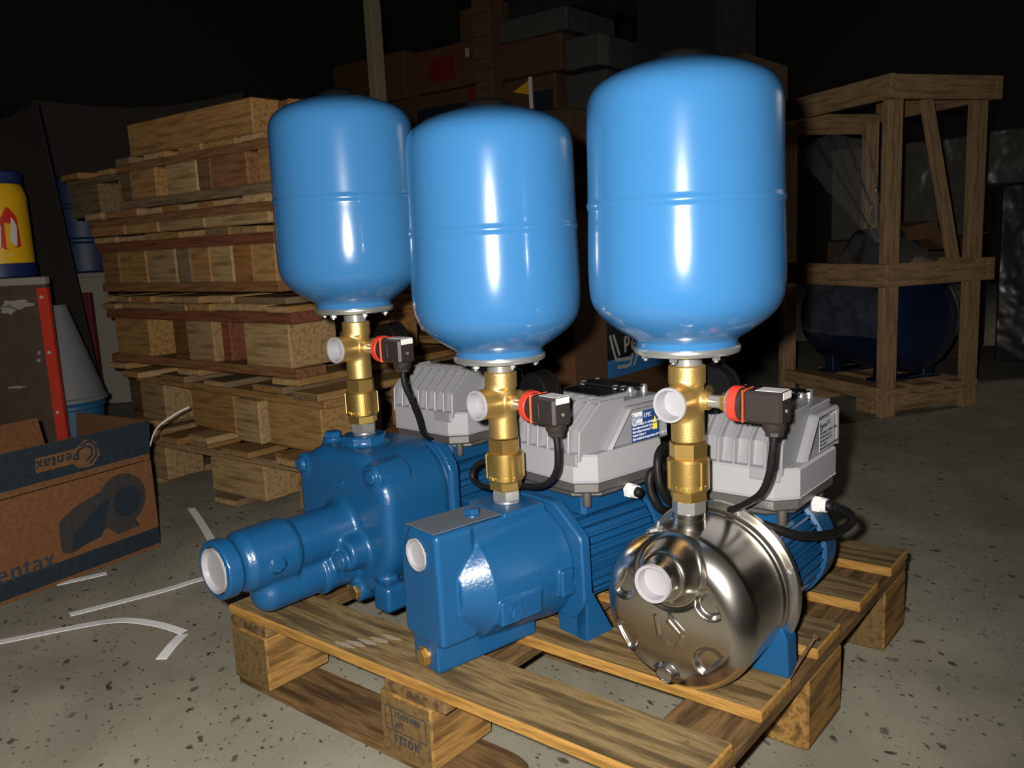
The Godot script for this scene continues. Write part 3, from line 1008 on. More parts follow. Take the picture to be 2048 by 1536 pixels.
# sticker on the right face of the hood: x across (towards the back), y up
func rating_plate(inv: Node3D, kind: String) -> void:
	var F := Transform3D(Basis(Vector3(0, 0, -1), Vector3(0, 1, 0), Vector3(1, 0, 0)), Vector3(0.0927, 0.2895, -0.037))
	var blue := kind == "blue"
	var pl := put("rating_plate", MB.new().box(Vector3.ZERO, Vector3(0.06, 0.044, 0.0006), 0.0001).mesh(), M["label_blue"] if blue else M["label_grey"], inv, F, "blue rating plate" if blue else "pale rating plate")
	if blue:
		put("logo_field", MB.new().box(Vector3(-0.018, 0.0135, 0.0003), Vector3(0.023, 0.0165, 0.0005)).mesh(), M["label_white"], pl)
	var mb := MB.new()
	mb.add_mesh(text_mesh("Pentax", 0.0055, 0.0003, true), up_at(Vector3(-0.0165, 0.0135, 0.0007)))
	pump_logo(mb, Transform3D(Basis().scaled(Vector3.ONE * 0.0075), Vector3(-0.0245, 0.0135, 0.0006)))
	put("logo", mb.mesh(), M["ink_blue"] if blue else M["ink"], pl)
	mb = MB.new()
	mb.add_mesh(text_mesh("EPIC", 0.0062, 0.0003, false), up_at(Vector3(0.005, 0.0145, 0.0005)))
	var rows := ["Input voltage: 1 x 230 VAC +/- 10%", "Max input current: 11 A", "Max output current: 7.5 A", "Power Factor: 1", "Max ambient temperature: 40 °C (104 °F)"]
	for k in rows.size():
		var t := text_mesh(rows[k], 0.0034, 0.0003, true)
		t.horizontal_alignment = HORIZONTAL_ALIGNMENT_LEFT
		mb.add_mesh(t, Transform3D(Basis().scaled(Vector3(0.82, 1, 1)), Vector3(-0.0285, 0.0035 - k * 0.0054, 0.0005)))
	put("lettering", mb.mesh(), M["ink_white"] if blue else M["ink"], pl)
	if blue:
		put("warning_triangle", MB.new().extrude(poly([[0.0165, 0.0005], [0.0255, 0.0005], [0.021, 0.0105]]), 0.0003, 0.0006).mesh(), M["yellow"], pl)
		put("manual_symbol", MB.new().box(Vector3(0.0188, -0.0055, 0.0005), Vector3(0.0044, 0.009, 0.0004)).box(Vector3(0.0235, -0.0055, 0.0005), Vector3(0.0044, 0.009, 0.0004)).mesh(), M["yellow"], pl)
		put("corner_mark", MB.new().box(Vector3(0.0265, 0.0195, 0.0005), Vector3(0.006, 0.004, 0.0004)).mesh(), M["label_white"], pl)


# the maker's sign: two bent bars round an open hexagon, size about 1 each way, drawn in the xy plane of F
func pump_logo(mb: MB, F: Transform3D, bars := []) -> void:
	for pl in ([[[-0.35, 0.85], [-0.85, 0.35], [-0.85, -0.45], [-0.25, -0.95], [0.35, -0.75]], [[-0.1, 0.55], [-0.5, 0.2], [-0.5, -0.35], [-0.05, -0.62], [0.5, -0.45], [0.75, -0.15]]] if bars.is_empty() else bars):
		for i in pl.size() - 1:
			var a := Vector3(pl[i][0], pl[i][1], 0)
			var b := Vector3(pl[i + 1][0], pl[i + 1][1], 0)
			var d := (b - a).normalized()
			var s := Vector3(-d.y, d.x, 0) * 0.085
			var z := Vector3(0, 0, 0.03 + 0.02 * i)
			var q := [a - d * 0.05 + s, b + d * 0.05 + s, b + d * 0.05 - s, a - d * 0.05 - s]
			mb.flat_quad(F * (q[0] + z), F * (q[1] + z), F * (q[2] + z), F * (q[3] + z), F.basis.z)


# ------------------------------------------------------------------ finned motor with fan cover, axis at height cy, from z1 back to z2
func motor(root: Node3D, cy: float, z1: float, z2: float, r := 0.083) -> void:
	var n := 30
	var p := PackedVector2Array()
	for k in n:
		var a := TAU * (k + 0.5) / n
		var wd := 0.32 * TAU / n
		for q in [[-0.62, r - 0.0125], [-0.3, r - 0.0015], [0.3, r - 0.0015], [0.62, r - 0.0125]]:
			p.append(Vector2.from_angle(a + q[0] * wd * 1.15) * q[1])
	var body := put("motor", MB.new().extrude(p, z2 + 0.05, z1, Transform3D(Basis(), Vector3(0, cy, 0)), 0.002, 20).mesh(), M["motor_blue"], root, Transform3D(), "blue ribbed electric motor")
	put("fan_cover", MB.new().lathe([Vector2(0, z2), Vector2(0.05, z2), Vector2(r - 0.012, z2 + 0.002), Vector2(r + 0.001, z2 + 0.014), Vector2(r + 0.002, z2 + 0.056), Vector2(r - 0.004, z2 + 0.058)].map(func(q): return q), Transform3D(Basis(Vector3(1, 0, 0), Vector3(0, 0, 1), Vector3(0, -1, 0)), Vector3(0, cy, 0)), 44, 40).mesh(), M["motor_blue"], body)
	put("terminal_base", MB.new().box(Vector3(0, cy + r + 0.008, (z1 + z2) / 2 + 0.015), Vector3(0.12, 0.055, 0.13), 0.006).mesh(), M["motor_blue"], body)


func hex_bolt(root: Node, at: Transform3D, r: float, h: float, m: Material, called := "bolt") -> void:
	put(called, MB.new().extrude(ngon(6, r, 0.3), 0.0, h, Transform3D(), h * 0.18).lathe([Vector2(0, -0.0), Vector2(r * 1.18, -0.0), Vector2(r * 1.18, h * 0.22), Vector2(0, h * 0.22)], along_z(Vector3.ZERO), 18).mesh(), m, root, at)


# ------------------------------------------------------------------ middle set: cast-iron jet pump
func pump_jet() -> void:
	var root := thing("booster_pump_set", "blue cast-iron jet pump with converter and tank, middle of the three pump sets", "pump", Vector3(0.4546, DECK, -0.1877), deg_to_rad(-11.0), "booster pump sets on the pallet")
	var f := func(p: Vector3) -> float:
		# front block, narrower on the upper left
		var d := sd_box(p, Vector3(0.002, 0.118, 0.128), Vector3(0.045, 0.078, 0.03), 0.006)
		var cut := (p.x + 0.026) * -0.8 + (p.y - 0.17) * 0.42
		d = max(d, cut)
		d = sm(d, sd_bar(p, 0.0, 0.103, 0.09, 0.080, -0.045, 0.090, 0.004), 0.005)
		d = sm(d, sd_bar(p, 0.0, 0.105, 0.128, 0.055, 0.088, 0.0805, 0.003), 0.003)
		d = sm(d, sd_box(p, Vector3(0.004, 0.17, 0.06), Vector3(0.039, 0.0255, 0.097), 0.003), 0.006)
		d = sm(d, sd_box(p, Vector3(0.0, 0.1955, 0.003), Vector3(0.043, 0.0035, 0.037), 0.0015), 0.002)
		d = sm(d, sd_box(p, Vector3(0.003, 0.028, 0.07), Vector3(0.029, 0.028, 0.087), 0.0025), 0.004)
		# cast pads on the right flank
		d = sm(d, sd_box(p, Vector3(0.074, 0.078, 0.05), Vector3(0.012, 0.018, 0.036), 0.003), 0.004)
		d = sm(d, sd_box(p, Vector3(0.082, 0.092, -0.028), Vector3(0.013, 0.02, 0.012), 0.003), 0.004)
		d = sm(d, sd_bary(p, 0.013, 0.073, 0.19, 0.2005, 0.0105, 0.001), 0.002)
		d = sm(d, sd_bar(p, 0.0, 0.162, 0.14, 0.0255, 0.1595, 0.0255, 0.001), 0.003)
		d = max(d, -sd_bar(p, 0.0, 0.162, 0.1535, 0.0225, 0.18, 0.0225, 0.0005))
		return d
	var h := put("pump_housing", MB.new().nets(f, Vector3(-0.1, -0.006, -0.052), Vector3(0.1, 0.21, 0.17), 0.0031).mesh(), M["cast_blue"], root, Transform3D(), "blue cast-iron pump housing")
	put("grey_top", MB.new().box(Vector3(0.005, 0.1976, 0.0985), Vector3(0.066, 0.0016, 0.113), 0.0005).mesh(), M["grey_blue"], h)  # thin dull blue-grey plate covering the housing top in one even colour
	put("filler_plug", MB.new().extrude(ngon(6, 0.0115, 0.2), 0.2, 0.209, flat_at(Vector3(0.013, 0, 0.073)), 0.0012).mesh(), M["cast_blue"], h)
	put("inlet_plug", MB.new().lathe([Vector2(0, 0.1545), Vector2(0.0185, 0.1555), Vector2(0.019, 0.160), Vector2(0.0222, 0.1612), Vector2(0.0228, 0.1585), Vector2(0.0225, 0.154)].map(func(q): return q), along_z(Vector3(0, 0.162, 0)), 40, 35).mesh(), M["cap_plastic"], root, Transform3D(), "pale translucent plug in the inlet")
	hex_bolt(root, Transform3D(Basis(), Vector3(0.0, 0.0165, 0.157)), 0.0125, 0.007, M["brass"], "drain_plug")
	hex_bolt(root, Transform3D(Basis(Vector3.UP, PI / 2), Vector3(0.086, 0.076, 0.062)), 0.0115, 0.006, M["cast_blue"], "side_plug")
	hex_bolt(root, Transform3D(Basis(Vector3.UP, 0.0), Vector3(0.083, 0.085, -0.046)), 0.012, 0.008, M["cast_blue"], "bolt")
	# bolted flange with flared feet
	var oc := round_poly([[-0.05, 0.197], [0.05, 0.197], [0.105, 0.155], [0.108, 0.06], [0.085, 0.03], [-0.085, 0.03], [-0.108, 0.06], [-0.105, 0.155]], 0.008)
	var fl := put("bracket", MB.new().extrude(oc, -0.062, -0.044, Transform3D(), 0.0025).mesh(), M["foot_blue"], root)
	for s in [-1.0, 1.0]:
		var fp := poly([[0.045 * s, 0.04], [0.045 * s, 0.0], [0.104 * s, 0.0], [0.107 * s, 0.07]])
		put("foot", MB.new().extrude(fp, -0.066, -0.05, Transform3D(), 0.001).extrude(poly([[-0.05, 0.0], [-0.105, 0.0], [-0.062, 0.075], [-0.05, 0.075]]), -0.104 if s > 0 else 0.084, -0.084 if s > 0 else 0.104, side_at(Vector3.ZERO), 0.001).mesh(), M["foot_blue"], fl)
	motor(root, 0.098, -0.06, -0.29)
	inverter(root, -0.067, 0.0, "blue")
	tank_and_riser(root, 0.198)
	cable(root, [Vector3(0.111, 0.313, 0), Vector3(0.113, 0.29, 0.0), Vector3(0.107, 0.265, -0.003), Vector3(0.084, 0.243, -0.012), Vector3(0.040, 0.222, -0.03), Vector3(-0.006, 0.211, -0.036), Vector3(-0.059, 0.198, -0.040), Vector3(-0.105, 0.190, -0.042), Vector3(-0.136, 0.193, -0.044), Vector3(-0.142, 0.206, -0.046), Vector3(-0.133, 0.219, -0.050), Vector3(-0.116, 0.226, -0.058), Vector3(-0.09, 0.22, -0.075)])


# ------------------------------------------------------------------ right set: stainless-steel jet pump
func pump_steel() -> void:
	var root := thing("booster_pump_set", "stainless-steel round jet pump with converter and tank, nearest of the pump sets", "pump", Vector3(0.7299, DECK, -0.2168), 0.0, "booster pump sets on the pallet")
	var cy := 0.1
	# dished front with pressed hollows
	var drop := func(x: float, y: float, cx: float, cyy: float, ang: float, L: float, Wd: float) -> float:
		# hollow with a straight inner side and a round outer side
		var c := cos(ang)
		var s := sin(ang)
		var u := ((x - cx) * c + (y - cyy) * s) / L
		var w := (-(x - cx) * s + (y - cyy) * c) / Wd
		var r := sqrt(u * u + w * w)
		var e := smoothstep(1.0, 0.7, r) * smoothstep(0.42, 0.2, w)
		return e
	var seg := func(x: float, y: float, a: Vector2, b: Vector2) -> float:
		var p := Vector2(x, y)
		var t := clampf((p - a).dot(b - a) / (b - a).length_squared(), 0.0, 1.0)
		return smoothstep(0.0032, 0.0016, (p - a.lerp(b, t)).length())
	var H := func(x: float, y: float) -> float:
		var r := sqrt(x * x + y * y)
		var t: float = r / 0.103
		var z := 0.057 - 0.008 * t * t
		if t > 0.7:
			z -= 0.018 * pow((t - 0.7) / 0.3, 2.4)
		# inlet dome
		var di := Vector2(x, y - 0.058).length()
		z += 0.018 * smoothstep(0.041, 0.029, di)
		z -= 0.0025 * smoothstep(0.05, 0.043, di) * smoothstep(0.036, 0.042, di)
		for a in [[-0.066, 0.03, 2.72], [0.054, 0.03, 0.5], [-0.066, -0.042, 3.71], [0.052, -0.046, -0.72]]:
			z -= 0.006 * drop.call(x, y, a[0], a[1], a[2] - PI / 2, 0.021, 0.02)
		# drain boss
		var dd := Vector2(x + 0.006, y + 0.078).length()
		z += 0.008 * smoothstep(0.017, 0.0125, dd)
		z += 0.001 * max(seg.call(x, y, Vector2(0.002, 0.004), Vector2(0.02, -0.012)), max(seg.call(x, y, Vector2(0.0, -0.004), Vector2(0.014, -0.017)), max(seg.call(x, y, Vector2(-0.018, -0.002), Vector2(-0.014, -0.026)), max(seg.call(x, y, Vector2(0.018, -0.02), Vector2(0.012, -0.034)), seg.call(x, y, Vector2(-0.014, -0.026), Vector2(-0.002, -0.034))))))
		return z
	var rows := []
	for i in 76:
		var r := 0.1028 * pow(float(i) / 75.0, 0.9) + 0.0001
		var row := []
		for k in 180:
			var a := TAU * k / 180.0
			row.append(Vector3(cos(a) * r, cy + sin(a) * r, H.call(cos(a) * r, sin(a) * r)))
		rows.append(row)
	var casing := put("pump_casing", MB.new().sheet(rows, Vector3(0, 0, 1), true).lathe([Vector2(0.1028, -0.031), Vector2(0.1038, -0.0255), Vector2(0.1038, -0.02), Vector2(0.1034, 0.0), Vector2(0.1028, 0.03), Vector2(0.102, 0.048), Vector2(0.1018, 0.056), Vector2(0.1038, 0.0585), Vector2(0.1038, 0.0625), Vector2(0.1005, 0.065), Vector2(0.0995, 0.0672), Vector2(0.1008, 0.0695), Vector2(0.106, 0.0702), Vector2(0.106, 0.074)], along_z(Vector3(0, cy, 0), -1.0), 96, 34).mesh(), M["steel"], root, Transform3D(), "polished stainless-steel pump casing")
	var rim := put("rim_flange", MB.new().lathe([Vector2(0.098, 0.0715), Vector2(0.1045, 0.0715), Vector2(0.1052, 0.0738), Vector2(0.1125, 0.0742), Vector2(0.1142, 0.0755), Vector2(0.1142, 0.0835), Vector2(0.1125, 0.085), Vector2(0.08, 0.085)], along_z(Vector3(0, cy, 0), -1.0), 96, 30).mesh(), M["steel_satin"], root)
	for k in 7:
		var a := TAU * k / 7.0 + 0.36
		put("rivet", MB.new().lathe([Vector2(0.0, 0.0006), Vector2(0.0018, 0.0006), Vector2(0.0024, 0.0018), Vector2(0.0036, 0.0018), Vector2(0.0046, 0.0), Vector2(0.0046, -0.001)].map(func(q): return Vector2(q.x, q.y)), Transform3D(), 14, 50).mesh() if not cache.has("rivet") else cache["rivet"], M["zinc"], rim, along_z(Vector3(cos(a) * 0.1093, cy + sin(a) * 0.1093, -0.0745)))
	put("inlet_stub", MB.new().lathe([Vector2(0.030, 0.06), Vector2(0.0275, 0.068), Vector2(0.0245, 0.0745), Vector2(0.0225, 0.08), Vector2(0.0222, 0.092), Vector2(0.02, 0.093)], along_z(Vector3(0, cy + 0.058, 0)), 48, 40).mesh(), M["steel"], root)
	put("inlet_plug", MB.new().lathe([Vector2(0.0, 0.079), Vector2(0.012, 0.0796), Vector2(0.0185, 0.0815), Vector2(0.0195, 0.095), Vector2(0.0232, 0.096), Vector2(0.0237, 0.0935), Vector2(0.0237, 0.0895), Vector2(0.0222, 0.089)], along_z(Vector3(0, cy + 0.058, 0)), 48, 35).mesh(), M["cap_plastic"], root, Transform3D(), "pale translucent plug in the inlet")
	put("outlet_stub", MB.new().lathe([Vector2(0.03, 0.188), Vector2(0.0235, 0.195), Vector2(0.0208, 0.201), Vector2(0.0208, 0.213), Vector2(0.0198, 0.2135), Vector2(0.0198, 0.2155), Vector2(0.0208, 0.216), Vector2(0.0205, 0.222), Vector2(0.0, 0.222)], Transform3D(), 40, 35).mesh(), M["steel"], root)
	put("drain_plug", MB.new().lathe([Vector2(0, 0.045), Vector2(0.0108, 0.045), Vector2(0.0112, 0.048), Vector2(0.0105, 0.0495), Vector2(0.0112, 0.051), Vector2(0.0105, 0.0525), Vector2(0.0108, 0.0555), Vector2(0.009, 0.0575), Vector2(0.0075, 0.0575), Vector2(0.0075, 0.055), Vector2(0, 0.055)], along_z(Vector3(-0.006, cy - 0.078, 0)), 28, 35).mesh(), M["zinc"], root)
	put("vent_plug", MB.new().extrude(ngon(6, 0.0105, 0.4), 0.0, 0.008, Transform3D(Basis(Vector3.FORWARD, -0.35) * flat_at(Vector3.ZERO).basis, Vector3(-0.036, 0.192, 0.02)), 0.001).lathe([Vector2(0, 0), Vector2(0.0155, 0), Vector2(0.0155, 0.003), Vector2(0, 0.003)], Transform3D(Basis(Vector3.FORWARD, -0.35), Vector3(-0.036, 0.191, 0.02)), 24).tube([Vector3(-0.034, 0.2, 0.02), Vector3(-0.032, 0.209, 0.02)], 0.0022, 8).mesh(), M["zinc"], root)
	# cast bracket and feet
	var br := put("bracket", MB.new().lathe([Vector2(0, 0.085), Vector2(0.105, 0.085), Vector2(0.105, 0.095), Vector2(0.085, 0.11), Vector2(0.08, 0.13), Vector2(0, 0.13)], along_z(Vector3(0, cy, 0), -1.0), 48, 30).mesh(), M["motor_blue"], root)
	for s in [-1.0, 1.0]:
		put("foot", MB.new().extrude(round_poly([[0.058 * s, 0.0], [0.108 * s, 0.0], [0.106 * s, 0.05], [0.09 * s, 0.085], [0.045 * s, 0.075], [0.05 * s, 0.04]], 0.003), -0.078, -0.048, Transform3D(), 0.0015).mesh(), M["foot_blue"], br, up_at(Vector3(0, 0, -0.0085)))
	motor(root, 0.098, -0.11, -0.315)
	inverter(root, -0.1, -0.004, "white")
	tank_and_riser(root, 0.218)
	cable(root, [Vector3(0.111, 0.333, 0), Vector3(0.109, 0.311, 0.0), Vector3(0.104, 0.285, -0.004), Vector3(0.089, 0.256, -0.018), Vector3(0.064, 0.234, -0.040), Vector3(0.032, 0.212, -0.065), Vector3(0.006, 0.2, -0.092)])
	# supply cable looped round the motor
	cable(root, [Vector3(0.104, 0.193, -0.19), Vector3(0.117, 0.189, -0.205), Vector3(0.122, 0.17, -0.24), Vector3(0.120, 0.153, -0.252), Vector3(0.112, 0.148, -0.220), Vector3(0.102, 0.156, -0.170), Vector3(0.088, 0.167, -0.130), Vector3(0.066, 0.179, -0.108), Vector3(0.051, 0.183, -0.105)], 0.0062, "supply_cable")
	cable(root, [Vector3(-0.087, 0.276, -0.100), Vector3(-0.084, 0.274, -0.080), Vector3(-0.081, 0.264, -0.065), Vector3(-0.078, 0.244, -0.060), Vector3(-0.075, 0.224, -0.062), Vector3(-0.074, 0.203, -0.078), Vector3(-0.078, 0.195, -0.1)], 0.0055, "supply_cable")
	cable(root, [Vector3(-0.1, 0.235, -0.14), Vector3(-0.107, 0.236, -0.100), Vector3(-0.109, 0.226, -0.090), Vector3(-0.107, 0.210, -0.088), Vector3(-0.101, 0.194, -0.090), Vector3(-0.097, 0.180, -0.100), Vector3(-0.1, 0.168, -0.130)], 0.0062, "supply_cable")


# ------------------------------------------------------------------ left set: deep-suction cast pump with a long ejector nose
func pump_deep() -> void:
	var root := thing("booster_pump_set", "blue cast-iron pump with a long ejector nose, farthest left of the pump sets", "pump", Vector3(0.1271, DECK, -0.2099), deg_to_rad(-3.0), "booster pump sets on the pallet")
	var f := func(p: Vector3) -> float:
		# body: rounded outline, rounded front edge
		var q := Vector2(abs(p.x), abs(p.y - 0.13)) - Vector2(0.04, 0.03)
		var o: float = Vector2(max(q.x, 0.0), max(q.y, 0.0)).length() + min(max(q.x, q.y), 0.0) - 0.083
		var lowq := Vector2(abs(p.x) - 0.045, abs(p.y - 0.085) - 0.045)
		var lo: float = Vector2(max(lowq.x, 0.0), max(lowq.y, 0.0)).length() + min(max(lowq.x, lowq.y), 0.0) - 0.036
		o = min(o, lo)
		var rd := 0.02
		var dz: float = abs(p.z + 0.01) - 0.071 + rd
		var oo: float = o + rd
		var d: float = Vector2(max(oo, 0.0), max(dz, 0.0)).length() + min(max(oo, dz), 0.0) - rd
		# nose
		d = sm(d, sd_bar(p, 0.0, 0.111, 0.05, 0.0425, 0.18, 0.0415, 0.002), 0.014)
		d = sm(d, sd_bar(p, 0.0, 0.110, 0.166, 0.0495, 0.256, 0.0475, 0.011), 0.004)
		d = sm(d, sd_bar(p, 0.0, 0.110, 0.24, 0.041, 0.292, 0.041, 0.002), 0.006)
		d = sm(d, sd_bar(p, 0.0, 0.110, 0.268, 0.0455, 0.293, 0.0455, 0.003), 0.004)
		d = sm(d, sd_barx(p, 0.105, 0.215, 0.03, 0.0505, 0.013, 0.001), 0.002)
		# lower return pipe
		d = sm(d, sd_bar(p, 0.004, 0.050, 0.05, 0.030, 0.237, 0.031, 0.029), 0.012)
		d = sm(d, sd_bar(p, 0.004, 0.050, 0.108, 0.036, 0.120, 0.036, 0.003), 0.004)
		d = sm(d, sd_bar(p, 0.006, 0.052, 0.05, 0.034, 0.108, 0.033, 0.003), 0.008)
		# boss on the right of the nose root
		d = sm(d, sd_bar(p, 0.046, 0.082, 0.03, 0.03, 0.096, 0.027, 0.006), 0.01)
		d = sm(d, sd_bar(p, 0.046, 0.074, 0.06, 0.016, 0.108, 0.016, 0.003), 0.004)
		# bolt lobes
		for a in [[-0.1, 0.205], [0.093, 0.211], [-0.09, 0.045]]:
			d = sm(d, sd_bar(p, a[0], a[1], 0.0, 0.021, 0.062, 0.019, 0.003), 0.01)
			d = sm(d, sd_bar(p, a[0], a[1], 0.05, 0.0125, 0.07, 0.012, 0.002), 0.003)
		# rear cover
		d = sm(d, sd_box(p, Vector3(0, 0.125, -0.088), Vector3(0.126, 0.112, 0.011), 0.008), 0.003) if p.y > 0.0 else d
		d = max(d, o - 0.008)
		# outlet boss and feet
		d = sm(d, sd_bary(p, 0, 0, 0.2, 0.2575, 0.035, 0.003), 0.008)
		d = sm(d, sd_bary(p, -0.062, 0.02, 0.2, 0.248, 0.018, 0.003), 0.008)
		d = sm(d, sd_bar(p, 0.03, 0.006, 0.02, 0.02, 0.066, 0.018, 0.003), 0.01)
		d = sm(d, sd_box(p, Vector3(0.105, 0.014, 0.052), Vector3(0.02, 0.022, 0.022), 0.008), 0.015)
		d = sm(d, sd_box(p, Vector3(0.118, 0.022, -0.02), Vector3(0.02, 0.022, 0.02), 0.008), 0.015)
		d = sm(d, sd_box(p, Vector3(-0.105, 0.014, 0.052), Vector3(0.02, 0.022, 0.022), 0.008), 0.015)
		d = max(d, -sd_bar(p, 0.0, 0.110, 0.285, 0.0345, 0.31, 0.0345, 0.0005))
		return d
	var h := put("pump_housing", MB.new().nets(f, Vector3(-0.14, -0.02, -0.108), Vector3(0.155, 0.266, 0.302), 0.0039).mesh(), M["cast_blue"], root, Transform3D(), "blue cast-iron housing with long nose")
	put("inlet_plug", MB.new().lathe([Vector2(0, 0.2865), Vector2(0.028, 0.2875), Vector2(0.0305, 0.2915), Vector2(0.0325, 0.2945), Vector2(0.0345, 0.2945), Vector2(0.0345, 0.287)].map(func(q): return q), along_z(Vector3(0, 0.11, 0)), 44, 35).mesh(), M["cap_plastic"], root, Transform3D(), "pale translucent plug in the inlet")
	put("outlet_nut", MB.new().extrude(ngon(8, 0.038, 0.39), 0.243, 0.2585, flat_at(Vector3.ZERO), 0.002).mesh(), M["cast_blue"], h)
	hex_bolt(h, Transform3D(flat_at(Vector3.ZERO).basis, Vector3(-0.062, 0.247, 0.02)), 0.015, 0.013, M["cast_blue"], "filler_plug")
	hex_bolt(root, Transform3D(Basis(), Vector3(0.03, 0.006, 0.064)), 0.0125, 0.008, M["brass"], "drain_plug")
	var mk := MB.new()
	mk.add_mesh(text_mesh("B/GM", 0.012, 0.002, true), up_at(Vector3(0.0, 0.186, 0.0615)))
	put("raised_mark", mk.mesh(), M["cast_blue"], h)
	motor(root, 0.112, -0.09, -0.35, 0.085)
	inverter(root, -0.128, 0.013, "")
	tank_and_riser(root, 0.2585)
	cable(root, [Vector3(0.111, 0.374, 0), Vector3(0.114, 0.352, 0.0), Vector3(0.116, 0.325, -0.010), Vector3(0.107, 0.292, -0.030), Vector3(0.093, 0.262, -0.050), Vector3(0.07, 0.24, -0.085)])


# ------------------------------------------------------------------ stacked empty pallets behind the left pump
# x0..x1 across, b0..b1 away from the camera, y base; hb block height; blocks of the front row as [from, to, timber]
func stack_pallet(label: String, x0: float, x1: float, b0: float, b1: float, y: float, hb: float, row: Array, o: Dictionary) -> void:
	var t := thing("stacked_pallet", label, "pallet", Vector3((x0 + x1) / 2, y, -(b0 + b1) / 2), o.get("turn", 0.0), "empty pallets in the stack")
	var la := x1 - x0
	var lb := b1 - b0
	var fz := lb / 2
	var yy := 0.0
	var P := func() -> Material: return M["pine_%d" % rng.randi_range(0, 5)]
	if o.get("bottom", true):
		for k in 3:
			var xx: float = [-la / 2 + 0.06, rng.randf_range(-0.05, 0.05), la / 2 - 0.06][k]
			board(t, "bottom_board", Vector3(xx, 0.01, rng.randf_range(0.0, o.get("stick", 0.02) * 1.3)), Vector3(lb, 0.02, 0.11), M["pine_end"], true, rng.randf_range(-0.03, 0.03), P.call(), Vector3.RIGHT)
		yy = 0.02
	if o.has("low_rail"):
		board(t, "rail_board", Vector3(0, yy + 0.013, fz - 0.05), Vector3(la, 0.026, 0.1), M[o.low_rail])
		board(t, "rail_board", Vector3(0, yy + 0.013, -fz + 0.05), Vector3(la, 0.026, 0.1), P.call())
		yy += 0.026
	for r in row:
		var w: float = r[1] - r[0]
		var dep: float = r[3] if r.size() > 3 else 0.13
		put("block", MB.new().box(Vector3.ZERO, Vector3(w, hb, dep), 0.004).mesh(), M[r[2]], t, up_at(Vector3((r[0] + r[1]) / 2 - (x0 + x1) / 2, yy + hb / 2, fz - dep / 2 - (r[4] if r.size() > 4 else 0.0))))
	for rz in [0.0, -fz + 0.07]:
		for xx in [-la / 2 + 0.07, 0.0, la / 2 - 0.07]:
			put("block", MB.new().box(Vector3.ZERO, Vector3(0.13, hb, 0.12), 0.004).mesh(), P.call(), t, up_at(Vector3(xx, yy + hb / 2, rz)))
	yy += hb
	var sr: float = o.get("rail_h", 0.022)
	for k in 3:
		board(t, "rail_board", Vector3(0, yy + sr / 2, [fz - 0.05, 0.0, -fz + 0.05][k]), Vector3(la, sr, 0.1), M[o.get("rail", "pine_4")] if k == 0 else P.call())
	yy += sr
	for layer in o.get("layers", 1):
		var xx := -la / 2
		while xx < la / 2 - 0.06:
			var w: float = min(rng.randf_range(0.085, 0.15), la / 2 - xx)
			var th := rng.randf_range(0.017, 0.022)
			board(t, "deck_board", Vector3(xx + w / 2, yy + th / 2, rng.randf_range(-0.012, o.get("stick", 0.02))), Vector3(snappedf(lb, 0.01), snappedf(th, 0.002), snappedf(w, 0.01)), M["pine_end"] if rng.randf() < 0.6 else P.call(), true, rng.randf_range(-0.02, 0.02), P.call(), Vector3.RIGHT)
			xx += w + rng.randf_range(0.004, o.get("gap", 0.05))
		yy += 0.022


